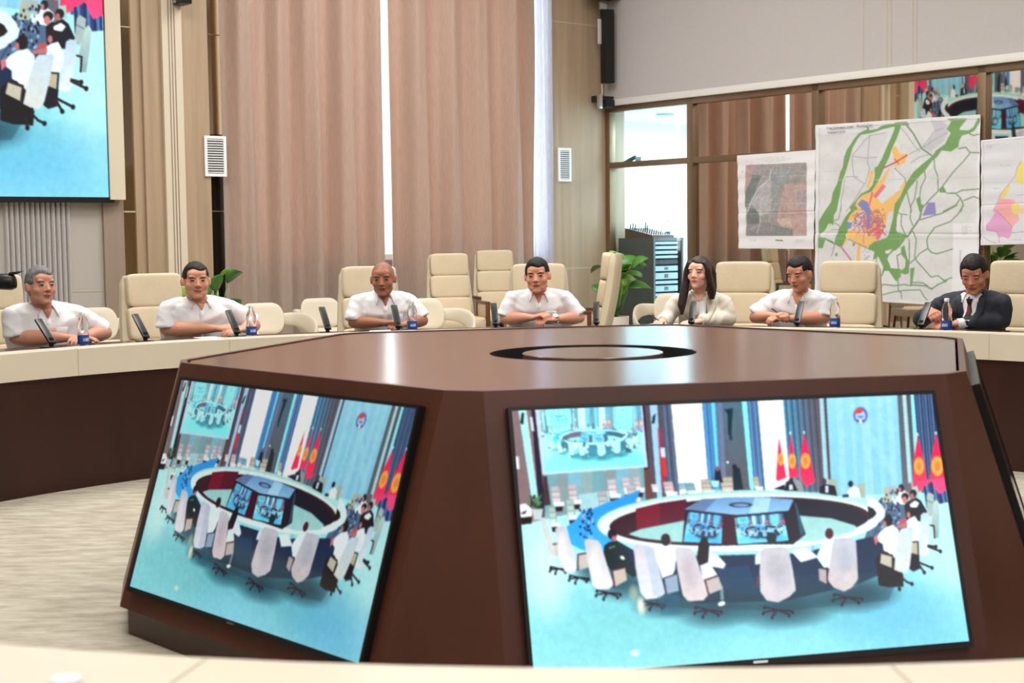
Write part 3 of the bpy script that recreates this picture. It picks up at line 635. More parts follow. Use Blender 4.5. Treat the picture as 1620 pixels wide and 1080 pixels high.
P_([(1199, 872), (1204, 868), (1238, 866), (1243, 871), (1250, 905), (1254, 934), (1244, 944), (1226, 953), (1208, 950), (1198, 936), (1197, 905)], (204, 204, 210), 1, (214, 208, 214)); cv.line([(1194, 912), (1193, 930)], 3, (120, 60, 80))
P_([(1246, 872), (1270, 866), (1290, 882), (1262, 890)], (238, 255, 255)); cv.ell(1281, 868, 2.5, 5, (150, 196, 236))
P_([(1288, 878), (1298, 858), (1310, 851), (1320, 860), (1310, 900), (1298, 898), (1288, 884)], (232, 252, 255)); cv.ell(1307, 845, 6.5, 8.5, (84, 26, 40))
P_([(1312, 860), (1316, 853), (1340, 851), (1349, 856), (1351, 890), (1352, 916), (1342, 930), (1330, 936), (1314, 930), (1304, 918), (1308, 890)], (200, 204, 216), 1, (212, 202, 204)); P_([(1290, 900), (1304, 902), (1304, 925), (1291, 918)], (186, 176, 176)); cv.line([(1303, 898), (1304, 926)], 2.4, (60, 30, 44))
for x, y, rx, ry, c, a in ((886, 868, 8, 30, (250, 250, 250), .6), (938, 892, 9, 34, (250, 248, 250), .6), (1012, 900, 9, 38, (226, 226, 240), .5), (1086, 905, 12, 36, (190, 176, 184), .6), (1226, 905, 20, 34, (178, 178, 190), .7), (1210, 930, 12, 20, (236, 226, 230), .5), (1332, 888, 14, 30, (176, 182, 200), .6), (1340, 915, 12, 16, (230, 214, 214), .5), (1300, 880, 8, 20, (255, 255, 255), .5), (1052, 890, 9, 22, (255, 255, 255), .4)): cv.soft(x, y, rx, ry, c, a)
cv.soft(1010, 958, 7, 18, (255, 248, 226), .95); cv.soft(998, 938, 8, 16, (210, 206, 180), .6); cv.soft(1000, 1032, 9, 6, (255, 250, 226), .9)
# ---- right edge, as enlarged on the wall screen
LEDQ = [(-902, -317), (157, -168), (172, 312), (-862, 304)]
TVH = cv.H.copy(); cv.map(LEDQ)
cv.line([(20, 60), (0, 95)], 3, (60, 80, 120))
for k in range(9): P_([(116 + k * 5, 5), (121 + k * 5, 5), (123 + k * 5, 52), (118 + k * 5, 54)], [(34, 50, 92), (92, 130, 180), (50, 70, 120)][k % 3])
P_([(120, 52), (168, 48), (168, 75), (120, 72)], (196, 244, 250)); P_([(82, 0), (92, 0), (94, 40), (84, 40)], (120, 104, 118))
P_([(100, 0), (131, 0), (130, 7), (114, 13), (105, 9)], (255, 74, 128)); P_([(134, 0), (164, 0), (164, 24), (147, 31), (139, 16)], (255, 88, 140))
P_([(43, 0), (60, 1), (59, 24), (42, 20)], (178, 190, 190)); P_([(42, 13), (60, 16), (60, 18), (42, 15)], (120, 130, 140))
P_([(92, 10), (104, 8), (106, 30), (96, 34)], (176, 214, 206))
P_([(58, 28), (64, 14), (74, 12), (84, 20), (86, 32), (62, 36)], (238, 250, 252)); cv.ell(70, 8, 6, 8, (40, 26, 34)); cv.ell(67, 11, 3, 5, (196, 130, 126))
P_([(86, 36), (98, 30), (108, 38), (118, 60), (112, 78), (84, 76)], (22, 22, 36)); P_([(72, 42), (82, 34), (94, 44), (104, 60), (104, 76), (74, 78)], (26, 24, 38)); cv.ell(94, 22, 7, 8, (34, 24, 30)); cv.ell(91, 27, 4, 6, (176, 116, 112)); cv.ell(76, 26, 8, 8, (28, 20, 26)); cv.ell(74, 32, 5, 7, (206, 130, 124))
P_([(84, 42), (96, 36), (104, 42), (98, 50), (84, 48)], (240, 250, 250)); P_([(58, 70), (70, 66), (76, 72), (74, 80), (60, 82)], (176, 96, 104))
P_([(121, 29), (126, 24), (136, 30), (134, 55), (126, 72), (120, 70), (118, 58)], (176, 196, 192)); P_([(120, 38), (135, 46), (135, 48), (120, 40)], (110, 124, 130)); P_([(134, 44), (140, 40), (145, 48), (140, 88), (136, 115), (128, 114), (124, 88)], (196, 224, 218), 1, (150, 176, 180)); cv.line([(121, 88), (129, 90), (127, 114)], 3, (46, 24, 34))
P_([(73, 74), (80, 69), (92, 66), (100, 82), (102, 96), (94, 116), (80, 116), (72, 96)], (240, 252, 255)); cv.ell(83, 56, 8.5, 9, (36, 22, 28)); cv.ell(79, 62, 4, 6, (196, 130, 124)); P_([(50, 80), (64, 78), (74, 76), (74, 84), (54, 86)], (200, 120, 120))
P_([(104, 66), (110, 62), (120, 63), (121, 72), (116, 110), (112, 142), (102, 146), (92, 142), (98, 112)], (196, 222, 236), 1, (236, 246, 250)); P_([(74, 116), (90, 116), (88, 142), (76, 136)], (196, 190, 160)); cv.line([(80, 115), (92, 116), (90, 142)], 3, (50, 26, 36))
P_([(4, 102), (14, 88), (28, 80), (44, 77), (54, 88), (55, 104), (50, 122), (40, 140), (30, 132), (18, 124), (18, 112)], (240, 254, 255)); cv.ell(35, 67, 10, 11.5, (26, 18, 24)); cv.ell(27, 73, 3.5, 6, (190, 120, 116)); P_([(0, 96), (8, 92), (10, 104), (2, 112)], (206, 120, 126))
P_([(0, 140), (14, 126), (26, 128), (40, 142), (54, 176), (52, 198), (20, 196), (0, 190)], (20, 16, 26)); P_([(76, 136), (92, 142), (90, 168), (76, 172), (68, 166)], (24, 20, 40))
P_([(56, 92), (60, 87), (84, 86), (85, 92), (78, 128), (70, 160), (62, 172), (48, 170), (36, 164), (44, 128)], (206, 226, 238), 1, (226, 232, 224)); P_([(12, 130), (34, 138), (32, 160), (8, 148)], (200, 196, 176)); cv.line([(12, 127), (36, 136), (33, 160)], 3.2, (56, 28, 36))
for pts in ([(50, 180), (60, 190), (70, 195)], [(40, 186), (43, 202)], [(88, 158), (98, 176)], [(90, 156), (115, 169)], [(112, 128), (136, 140)], [(112, 126), (128, 130)]): cv.line(pts, 4, (46, 26, 36)); cv.ell(pts[-1][0], pts[-1][1], 3.4, 4, (22, 16, 24))
for k in range(70):
    x, y = rnd.uniform(8, 62), rnd.uniform(8, 82)
    if (x - 20) * 1.0 + (y - 40) * -.3 < 14: continue
    cv.ell(x, y, 1.8, 2.8, [(36, 40, 66), (160, 196, 226), (96, 150, 190), (28, 26, 50)][k % 4])
P_([(-6, 12), (10, 20), (24, 34), (31, 48), (28, 60), (16, 68), (-6, 76)], (232, 252, 252)); P_([(-6, 33), (6, 40), (12, 50), (6, 56), (-6, 61)], (22, 18, 20))
# recursion: the picture inside the picture
def paste(quad, src, gain=1.0, tint=(1, 1, 1)):
    cv.H = TVH; q = cv.tp(quad); m = cv.mask(q); x0, x1, y0, y1, ins, X, Y = m; h = homog([tuple(p) for p in q], [(0, 0), (1, 0), (1, 1), (0, 1)])
    u = h[0, 0] * X + h[0, 1] * Y + h[0, 2]; v = h[1, 0] * X + h[1, 1] * Y + h[1, 2]; w_ = h[2, 0] * X + h[2, 1] * Y + h[2, 2]; u, v = u / w_, v / w_
    c = src[np.clip((v * src.shape[0]).astype(int), 0, src.shape[0] - 1), np.clip((u * src.shape[1]).astype(int), 0, src.shape[1] - 1)]; c = np.clip(c * gain * np.array(tint), 0, 1)
    cv.im[y0:y1, x0:x1][ins] = c[ins]
cv.H = TVH; base = cv.im
small = base.reshape(180, 4, 320, 4, 3).mean((1, 3))
NQ = [(850, 650), (1010, 644), (1018, 738), (858, 750)]
for _ in range(2):
    P_([(843, 648), (1012, 640), (1021, 741), (855, 753)], (206, 222, 244)); paste(NQ, small, 1.15, (.92, 1.1, 1.1)); cv.im[:] = cv.im
    P_([(849, 650), (1010, 644), (1018, 738), (858, 750)], (150, 246, 255), .42)
    paste(Qa, small, .95, (.7, .95, 1.1)); paste(Qb, small, 1.0, (.8, 1.0, 1.1)); small = cv.im.reshape(180, 4, 320, 4, 3).mean((1, 3))
cv.ell(1049, 856, 7, 8.5, (38, 30, 44)); P_([(1101, 862), (1106, 851), (1114, 851), (1118, 864), (1116, 880), (1100, 880)], (22, 14, 30)); cv.ell(1216, 852, 8, 9, (26, 44, 52))
# video noise
nz_ = vnoise(720, 1280, 14, 5) * .5 + vnoise(720, 1280, 6, 6) * .5; cv.im *= (1 + (nz_[..., None] - .5) * .08)
cv.blur(3); g_ = cv.im.mean(2, keepdims=True); cv.im = np.clip(g_ + (cv.im - g_) * 1.08, 0, 1); cv.im = np.clip((cv.im - .5) * 1.06 + .49, 0, 1); ROOM_PIC = np.clip(cv.half(), 0, 1)

# ---- the town plan
MQ = [(1290, 198), (1551, 181), (1549, 486), (1292, 472)]
mc = Canvas(560, 640, MQ, (226, 227, 232)); rnd = random.Random(9)
def A_(p): return [(1285 + x / 6.75, 175 + y / 6.75) for x, y in p]
def B_(p): return [(1415 + x / 6.75, 175 + y / 6.75) for x, y in p]
def C_(p): return [(1285 + x / 6.965, 325 + y / 6.965) for x, y in p]
def D_(p): return [(1415 + x / 6.546, 325 + y / 6.546) for x, y in p]
n1 = vnoise(640, 560, 40, 1) * .5 + vnoise(640, 560, 9, 2) * .3 + vnoise(640, 560, 3, 3) * .2
mc.poly([(1297, 204), (1544, 189), (1541, 480), (1297, 468)], (213, 215, 218))
mc.im *= (1 + (n1[..., None] - .5) * .10)
for k in range(90):
    x, y = rnd.uniform(1300, 1540), rnd.uniform(210, 470); a = rnd.uniform(.6, 1.3); L = rnd.uniform(6, 26); pts = [(x, y)]
    for j in range(4): a += rnd.uniform(-.4, .4); x += L / 4 * math.cos(a); y -= L / 4 * math.sin(a); pts.append((x, y))
    mc.line(pts, .55, (176, 178, 190), .55)
GR = (104, 152, 84); GD = (112, 142, 108)
mp_ = mc.poly
# grey quarters and roads
mp_(A_([(430, 480), (560, 300), (640, 260), (830, 220), (700, 480), (660, 620), (600, 600)]), (206, 206, 216), .6); mp_(B_([(380, 100), (520, 120), (600, 200), (520, 330), (380, 440), (300, 400), (430, 240)]), (176, 176, 194), .6)
for pts in (A_([(430, 480), (560, 320), (620, 270), (780, 240)]), A_([(430, 480), (430, 600), (445, 710), (560, 790)]), A_([(610, 260), (590, 560), (610, 620), (570, 780)]), A_([(440, 490), (560, 510), (690, 500)]), A_([(355, 710), (490, 710)]), A_([(350, 730), (340, 850), (310, 960), (315, 1080)]), A_([(560, 780), (430, 990), (370, 1080)]),
            B_([(150, 470), (290, 400), (430, 220), (520, 190)]), B_([(300, 400), (400, 330), (560, 240)]), B_([(170, 560), (260, 500), (380, 470)]), B_([(60, 180), (130, 260), (210, 380), (270, 440)])): mc.line(pts, 1.3, (150, 150, 168), .8)
# orange town
OR = (240, 186, 104)
for p in (A_([(620, 640), (660, 650), (640, 750), (600, 840), (580, 820)]), A_([(840, 400), (890, 380), (930, 460), (945, 590), (880, 600), (860, 480)]), A_([(540, 900), (620, 880), (680, 760), (720, 750), (800, 630), (830, 610), (760, 790), (660, 900), (740, 1000), (860, 910), (940, 870), (945, 1080), (420, 1080), (440, 1030)]), B_([(0, 380), (60, 460), (140, 470), (110, 560), (0, 600)]), B_([(40, 690), (80, 680), (120, 780), (60, 920), (0, 980), (0, 880), (80, 800)]),
          C_([(480, 15), (520, 40), (520, 100), (460, 175), (395, 165), (430, 90)]), C_([(620, 0), (890, 0), (830, 100), (800, 240), (750, 340), (720, 400), (600, 460), (540, 430), (440, 380), (375, 340), (380, 290), (450, 265), (520, 270), (560, 330)]), C_([(800, 390), (890, 430), (890, 480), (810, 490), (790, 460)]), C_([(500, 430), (540, 440), (520, 560), (540, 640), (480, 640), (490, 540)]), C_([(700, 400), (740, 400), (740, 550), (715, 530)]), C_([(380, 350), (400, 380), (350, 450), (325, 440)])): mp_(p, OR)
mp_(A_([(690, 920), (760, 800), (860, 760), (940, 720), (940, 850), (800, 930), (740, 1000)]), (216, 220, 226)); mp_(B_([(0, 620), (110, 730), (80, 800), (0, 880)]), (222, 222, 230))
# rivers
for p in (A_([(940, 130), (830, 145), (740, 165), (690, 200), (610, 212), (600, 180), (565, 160), (590, 200), (500, 245), (450, 300), (370, 420), (345, 500), (330, 600), (300, 660), (270, 790), (225, 880), (205, 980), (145, 1075), (75, 1200), (78, 1330), (100, 1345), (170, 1280), (205, 1200), (230, 1230), (240, 1120), (270, 1070), (285, 960), (300, 900), (330, 740), (375, 600), (410, 490), (430, 400), (480, 310), (520, 260), (640, 240), (760, 200), (940, 158)]),
          A_([(890, 165), (945, 158), (935, 200), (900, 300), (850, 400), (820, 500), (770, 600), (720, 720), (680, 790), (630, 870), (540, 900), (480, 960), (430, 1080), (400, 1040), (520, 890), (600, 850), (640, 800), (665, 700), (660, 620), (700, 590), (745, 510), (780, 420), (840, 290)]),
          C_([(470, 0), (500, 30), (420, 110), (390, 180), (400, 260), (370, 330), (380, 360), (330, 460), (255, 425), (270, 340), (310, 240), (370, 130)]), C_([(80, 345), (160, 360), (250, 400), (250, 430), (160, 380), (130, 470), (80, 470)]),
          B_([(0, 130), (130, 120), (160, 160), (60, 160), (30, 260), (0, 310)]),
          B_([(560, 90), (775, 85), (700, 180), (690, 210), (790, 215), (840, 180), (880, 90), (907, 78), (905, 130), (850, 220), (790, 250), (720, 270), (690, 330), (680, 390), (600, 440), (500, 430), (450, 500), (400, 540), (330, 640), (250, 720), (150, 840), (100, 930), (40, 1070), (20, 1300), (140, 1330), (60, 1450), (0, 1500), (-120, 1440), (-60, 1300), (-20, 1150), (0, 1000), (60, 920), (120, 780), (200, 660), (300, 570), (400, 490), (440, 430), (540, 360), (600, 240), (555, 200), (600, 120)]),
          C_([(620, 450), (680, 400), (750, 380), (800, 360), (975, 330), (975, 400), (890, 500), (830, 560), (860, 700), (760, 770), (700, 840), (620, 840), (660, 640), (680, 510), (610, 480)]), C_([(780, 640), (860, 690), (975, 700), (975, 790), (900, 820), (840, 720)]),
          D_([(50, 450), (100, 410), (130, 540), (155, 590), (150, 700), (110, 715), (50, 690), (110, 640), (115, 560), (60, 500)]), D_([(165, 650), (210, 640), (185, 820), (165, 820)]), D_([(0, 700), (50, 740), (20, 780), (0, 770)]), D_([(500, 770), (560, 770), (530, 800)]), D_([(340, 840), (390, 870), (450, 820), (400, 850)]), B_([(470, 850), (520, 810), (560, 880), (490, 880)]), B_([(230, 950), (275, 910), (295, 1080), (265, 1080)])): mp_(p, GR)
for p in (C_([(820, 590), (900, 500), (975, 470), (975, 690), (870, 690)]), C_([(660, 610), (720, 560), (780, 680), (760, 760), (650, 830), (620, 800)]), C_([(795, 720), (840, 720), (930, 850), (870, 880), (720, 840)]), C_([(930, 130), (975, 0), (975, 270), (920, 280)]), C_([(800, 500), (880, 480), (840, 530), (800, 530)]), C_([(540, 470), (680, 510), (660, 620), (600, 820), (540, 640), (520, 560)]), C_([(90, 320), (150, 280), (190, 195), (200, 215), (150, 330), (110, 340)])): mp_(p, (221, 223, 228))
for p, w_ in ((B_([(420, 520), (430, 620), (460, 700), (465, 860)]), 1.8), (B_([(800, 460), (740, 540), (620, 670), (520, 800), (480, 850)]), 1.9), (B_([(680, 410), (760, 395), (800, 450), (900, 455)]), 2), (B_([(560, 885), (660, 885), (720, 855), (900, 840)]), 2), (B_([(660, 890), (710, 940), (735, 1000), (710, 1080)]), 2), (B_([(740, 965), (850, 920), (900, 940)]), 1.9), (B_([(465, 865), (380, 950), (300, 1040)]), 2),
             (B_([(320, 650), (330, 720), (280, 820), (270, 920)]), 1.7), (B_([(240, 750), (215, 940), (180, 1010)]), 1.7), (B_([(130, 870), (150, 960), (180, 1080)]), 1.8), (B_([(700, 950), (660, 1010), (520, 1080)]), 1.9), (B_([(120, 150), (200, 250), (290, 410), (350, 450), (400, 490)]), 2.6), (B_([(800, 250), (840, 270), (900, 255)]), 2), (B_([(0, 620), (110, 730), (120, 790)]), 1.1),
             (D_([(715, 0), (660, 90), (580, 170), (420, 230), (350, 320), (335, 370), (350, 450), (390, 490), (450, 500), (610, 450)]), 2), (D_([(650, 0), (500, 80), (400, 110), (270, 150)]), 2), (D_([(290, 0), (260, 140), (190, 240), (130, 330)]), 3), (D_([(190, 270), (225, 350), (210, 540), (230, 570), (380, 740), (450, 725), (520, 775), (610, 740)]), 1.9), (D_([(340, 450), (260, 500), (220, 550), (155, 600)]), 1.9), (D_([(150, 350), (155, 530), (140, 700)]), 1.8),
             (D_([(540, 780), (450, 820), (390, 865), (330, 830), (180, 820)]), 2.3), (D_([(180, 795), (300, 800), (350, 830)]), 1.8), (D_([(-200, 840), (-100, 815), (0, 830), (100, 815), (180, 830)]), 1.9), (D_([(-180, 935), (0, 890), (130, 875), (270, 870), (310, 940), (345, 975)]), 1.7), (D_([(40, 650), (25, 520), (80, 490), (130, 540)]), 1.9), (D_([(35, 740), (40, 880), (70, 900), (75, 960)]), 1.6), (D_([(70, 100), (65, 200), (120, 330)]), 1.6), (D_([(170, 0), (160, 140), (190, 210)]), 1.7), (D_([(0, 60), (60, 90), (130, 100)]), 1.4),
             (C_([(325, 0), (300, 150), (230, 180), (310, 230), (260, 430), (220, 560)]), 1.2), (C_([(210, 268), (300, 268)]), 1), (C_([(160, 370), (250, 420), (320, 460)]), 1.2), (C_([(710, 560), (670, 780), (670, 960), (690, 1020)]), 1.4), (C_([(780, 700), (770, 760), (700, 840), (620, 840)]), 1.6), (C_([(740, 860), (730, 930), (760, 1010)]), 1.6)): mc.line(p, w_, GD)
mp_(D_([(285, 110), (330, 15), (345, -25), (420, -30), (430, 95)]), (136, 128, 196)); mp_(C_([(450, 410), (475, 415), (465, 450), (448, 445)]), GD); mp_(C_([(262, 525), (285, 525), (282, 560), (260, 558)]), GD)
# dense centre
for k in range(620):
    x, y = rnd.gauss(640, 95), rnd.gauss(190, 75)
    if not (440 < x < 810 and 40 < y < 350): continue
    mc.ell(*C_([(x, y)])[0], rnd.uniform(.5, 1.7), rnd.uniform(.5, 1.5), rnd.choice([(206, 84, 122), (216, 92, 120), (150, 128, 130), (168, 118, 110), (124, 116, 150), (226, 120, 104), (190, 90, 128)]), .85)
for k in range(60): mc.ell(*C_([(rnd.gauss(720, 30), rnd.gauss(290, 35))])[0], 1.6, 1.4, (218, 84, 116), .8)
for p in (C_([(505, 0), (590, -30), (640, 60), (605, 115), (560, 40)]), C_([(392, 185), (440, 190), (430, 255), (380, 258)]), A_([(480, 1000), (530, 950), (590, 980), (620, 1060), (560, 1080)]), C_([(600, 40), (640, 60), (630, 250), (600, 240)])): mp_(p, (112, 124, 196), .9)
for p, w_, c in ((B_([(-130, 620), (0, 560), (130, 480)]), 2.6, (196, 78, 92)), (B_([(0, 520), (40, 570)]), 2, (206, 84, 92)), (C_([(320, 450), (430, 605)]), 2.8, (206, 110, 150)), (A_([(670, 920), (760, 810)]), 6, (232, 100, 120)), (A_([(600, 1030), (640, 880)]), 3, (232, 100, 120)), (C_([(400, 370), (540, 440), (600, 465)]), 1.8, (176, 120, 84)), (C_([(480, 200), (470, 140), (560, 80)]), 1.5, (120, 90, 120)), (C_([(570, 70), (565, 420)]), 1.3, (206, 110, 130)), (C_([(720, 240), (720, 420)]), 1.3, (216, 100, 120)), (C_([(650, 70), (730, 65), (770, 130), (775, 300)]), 1.5, (176, 110, 110))): mc.line(p, w_, c, .9)
for k in range(26): mc.ell(*C_([(rnd.gauss(590, 20), rnd.gauss(560, 40))])[0], .7, .7, (130, 134, 150))
# frame, legend, folds
for p in ([(1297, 204), (1545, 188)], [(1545, 188), (1543, 480)], [(1297, 204), (1297, 468)]): mc.line(p, .8, (170, 172, 180))
mp_(D_([(610, 190), (860, 185), (855, 960), (600, 1000)]), (228, 229, 236)); mp_(A_([(95, 185), (575, 160), (490, 238), (95, 262)]), (222, 223, 230))
for y in range(6): mc.line(D_([(700, 215 + y * 17), (700 + rnd.uniform(50, 110), 212 + y * 17)]), .8, (170, 172, 184), .8)
for y in range(12): mc.line(D_([(680, 470 + y * 20), (692, 470 + y * 20)]), 1.4, (120, 120, 136), .8)
mc.line(A_([(100, 745), (940, 740)]) + B_([(0, 735), (900, 715)]), .8, (196, 198, 206), .9); mc.line([(1297, 378), (1549, 378)], 1.0, (170, 184, 170), .5); mc.line([(1425, 196), (1424, 470)], .8, (200, 200, 206), .4); mc.line([(1298, 272), (1340, 271)], .7, (180, 180, 190), .5)
mc.blur(1); PLAN_PIC = np.clip(mc.half() * .86 + .125, 0, 1)

# ---- the aerial photograph print
SQ = [(1166, 246), (1290, 237), (1289, 394), (1172, 393)]
sc_ = Canvas(300, 380, SQ, (232, 232, 238))
def S_(p): return [(1160 + x / 6.353, 230 + y / 6.353) for x, y in p]
sc_.poly(S_([(128, 205), (735, 180), (742, 912), (142, 915)]), (124, 120, 122))
sub = sc_.poly
sub(S_([(128, 205), (220, 200), (150, 470), (124, 500)]), (176, 112, 116)); sub(S_([(195, 310), (280, 315), (190, 560), (130, 640), (124, 500)]), (62, 86, 78)); sub(S_([(150, 640), (265, 660), (260, 800), (150, 800)]), (60, 78, 78)); sub(S_([(290, 400), (380, 360), (375, 680), (270, 720), (190, 600)]), (160, 156, 164)); sub(S_([(390, 250), (600, 260), (520, 420), (430, 600), (385, 600)]), (112, 124, 132)); sub(S_([(520, 400), (735, 370), (742, 912), (600, 900), (470, 820), (430, 780), (470, 600)]), (172, 124, 120)); sub(S_([(560, 390), (640, 250), (735, 190), (735, 300), (640, 400)]), (120, 112, 108)); sub(S_([(430, 750), (560, 740), (600, 820), (500, 845)]), (196, 158, 138)); sub(S_([(640, 480), (735, 440), (740, 640), (650, 620)]), (140, 118, 130)); sub(S_([(420, 600), (520, 440), (480, 420), (400, 560)]), (128, 112, 106)); sub(S_([(145, 800), (360, 780), (440, 912), (145, 912)]), (104, 98, 102)); sub(S_([(390, 800), (600, 850), (600, 912), (380, 912)]), (92, 94, 96))
rs = random.Random(4)
for k in range(240):
    x, y = rs.uniform(140, 720), rs.uniform(200, 900); a = rs.gauss(-1.0, .4); L = rs.uniform(20, 90); g_ = rs.choice([(74, 72, 76), (196, 190, 196), (96, 84, 84), (150, 134, 132), (206, 176, 168)])
    sc_.line(S_([(x, y), (min(730, x + L * math.cos(a)), max(190, min(905, y + L * math.sin(a))))]), rs.uniform(.4, .9), g_, .42)
sc_.line(S_([(150, 680), (200, 540), (260, 440), (360, 350), (380, 250)]), 1.1, (226, 222, 222)); sc_.line(S_([(240, 890), (270, 780), (275, 600)]), .9, (196, 190, 190))
n2 = vnoise(380, 300, 7, 11) * .6 + vnoise(380, 300, 3, 12) * .4; mk = sc_.im.mean(2) < .86; sc_.im[mk] *= (1 + (n2[..., None] - .5) * .35)[mk]
for y, a, b in ((122, 310, 520), (140, 240, 590), (156, 300, 550), (170, 330, 500)): sc_.line(S_([(a, y + 5), (b, y)]), .6, (150, 152, 160), .7)
sc_.line(S_([(425, 955), (440, 955)]), 1.5, (30, 30, 34)); sc_.line(S_([(445, 955), (455, 955)]), 1.5, (30, 30, 34)); sc_.line(S_([(462, 956), (498, 956)]), 1.6, (30, 30, 34))
for y in (940, 950, 962): sc_.line(S_([(165, y), (230, y + 2)]), .5, (176, 178, 186), .8)
sc_.ell(*S_([(655, 962)])[0], 5, 3, (206, 210, 226), .8); sc_.ell(*S_([(700, 958)])[0], 3.5, 2.6, (206, 210, 226), .8); sc_.line(S_([(95, 262), (98, 284)]), .7, (120, 120, 130)); sc_.line(S_([(88, 273), (106, 272)]), .7, (120, 120, 130))
for p in (S_([(40, 335), (820, 310)]), S_([(35, 602), (820, 595)])): sc_.line(p, .6, (190, 190, 198), .8)
sc_.blur(2); AERIAL_PIC = np.clip(sc_.half(), 0, 1); g_ = AERIAL_PIC.mean(2, keepdims=True); AERIAL_PIC = np.clip((g_ + (AERIAL_PIC - g_) * .8) * .66 + .31, 0, 1)

# ---- the district plan at the right edge
DQ = [(1552, 222), (1690, 208), (1690, 384), (1554, 388)]
dc = Canvas(300, 360, DQ, (226, 226, 233))
dp = dc.poly
dp([(1557, 226), (1688, 212), (1688, 380), (1558, 383)], (218, 219, 226))
dp(D_([(1000, 150), (965, 200), (970, 255), (1060, 270), (1085, 330), (1120, 320), (1180, 345), (1210, 290), (1220, 220), (1060, 50)]), (222, 156, 204)); dp(D_([(1060, 50), (1090, -60), (1240, -60), (1270, 60), (1290, 150), (1220, 220)]), (240, 170, 168)); dp(B_([(1060, 1080), (1130, 940), (1240, 950), (1250, 1060)]), (236, 160, 170)); dp(B_([(1130, 940), (1140, 890), (1220, 790), (1240, 810), (1210, 880), (1150, 950)]), (232, 212, 112)); dp(B_([(1290, 760), (1310, 620), (1350, 545), (1384, 560), (1600, 560), (1600, 760), (1380, 800)]), (234, 220, 116)); dp(B_([(1250, 1030), (1270, 990), (1330, 1000), (1345, 1060), (1300, 1110), (1250, 1080)]), (232, 212, 112)); dp(D_([(1220, 20), (1290, 10), (1290, 60), (1250, 100), (1220, 70)]), (232, 212, 112)); dp(D_([(1290, 40), (1342, 20), (1500, 20), (1500, 70), (1342, 80), (1300, 90)]), (238, 196, 150))
for p in (D_([(1060, 50), (1220, 220)]), D_([(965, 200), (970, 255), (1060, 270), (1085, 330), (1090, 385)]), D_([(930, 320), (1000, 370), (1060, 385)]), D_([(1210, 280), (1342, 270), (1500, 260)]), B_([(1060, 1070), (1140, 890), (1290, 700), (1310, 610), (1350, 545)])): dc.line(p, .8, (150, 120, 140), .8)
for p in (D_([(1110, 45), (1200, 40)]), D_([(1060, 210), (1140, 212)]), B_([(1130, 590), (1250, 585)]), B_([(1060, 835), (1140, 832)]), B_([(1290, 905), (1384, 900)]), B_([(985, 372), (1120, 360)]), B_([(985, 385), (1060, 382)]), B_([(985, 400), (1040, 398)]), D_([(1210, 350), (1310, 352)])): dc.line(p, .7, (160, 160, 176), .8)
dc.line(B_([(950, 340), (1384, 300), (1800, 262)]), .7, (176, 176, 190)); dc.line(B_([(955, 340), (958, 1080)]) + D_([(930, 0), (930, 385)]), .7, (176, 176, 190)); dc.line(B_([(930, 775), (1384, 768), (1800, 762)]), .9, (196, 196, 206))
dc.blur(1); DISTRICT_PIC = np.clip(dc.half() * .86 + .12, 0, 1)

# ================================================================== THE RING TABLE
ring = thing('conference_table', 'huge ring-shaped conference table with cream raised rim and dark wood panels', 'table')
LZ = .772
mb = MB(); mb.annulus([(3.6, LZ), (3.6, .625), (3.635, .625), (3.635, LZ - .03), (3.79, LZ - .03), (3.79, LZ)], 144)
for k in range(24):
    a = 2 * PI * (k + .37) / 24; c, s_ = math.cos(a), math.sin(a); rot = Matrix.Rotation(a, 3, 'Z')
    mb.box((c * 3.5995, s_ * 3.5995, (LZ + .625) / 2), (.002, .004, LZ - .625 - .004), rot, 1); mb.box((c * 3.695, s_ * 3.695, LZ + .0005), (.186, .004, .0016), rot, 1)
obj('raised_rim', mb, ['cream_ledge', 'seam'], ring, angle=30)
mb = MB(); mb.annulus([(3.62, 0), (3.62, .63), (3.645, .63), (3.645, 0)], 144); obj('inner_panel', mb, 'dark_wood', ring, angle=30)
mb = MB(); mb.annulus([(3.64, .71), (3.64, .74), (4.40, .74), (4.42, .73), (4.42, .715), (4.40, .71)], 144); obj('desk_top', mb, 'desk_top', ring, angle=30)
mb = MB(); mb.annulus([(4.05, 0), (4.05, .71), (4.075, .71), (4.075, 0)], 144); obj('outer_panel', mb, 'dark_wood', ring, angle=30)

# ================================================================== THE HEXAGONAL SCREEN BLOCK
KA, KZ, KT, KTH, KTOP = 1.48527, .51958, .31101, .271056, .9253
HS, VT, VB = .715, .4265, -.442
def kface(k):
    th = KTH + k * PI / 3; n = Vector((math.sin(th), -math.cos(th), 0)); s = Vector((math.cos(th), math.sin(th), 0)); v = Vector((0, 0, 1)) * math.cos(KT) - n * math.sin(KT)
    return n * KA + Vector((0, 0, KZ)), s, v, s.cross(v)
kiosk = thing('screen_kiosk', 'brown hexagonal wooden block with screens on its sloping sides inside the ring table', 'screen stand')
mb = MB(); tops = []; bots = []
for k in range(6):
    c, s, v, n = kface(k)
    tl, tr, br, bl = c - s * HS + v * VT, c + s * HS + v * VT, c + s * HS + v * VB, c - s * HS + v * VB
    mb.add([tl, bl, br, tr], [(0, 1, 2, 3)]); tops += [tl, tr]; bots += [bl, br]
for k in range(6):
    a, b = 2 * k + 1, (2 * k + 2) % 12
    mb.add([tops[a], bots[a], bots[b], tops[b]], [(0, 1, 2, 3)])
inn = [Vector((p.x * .985, p.y * .985, p.z)) for p in tops]; dn = [p - Vector((0, 0, .014)) for p in inn]
mb.ring_loft([dn, inn, tops], cap=False); n12 = len(mb.v); mb.add(bots, [tuple(range(12))])
bmk = obj('body', mb, 'kiosk_wood', kiosk, smooth=False)
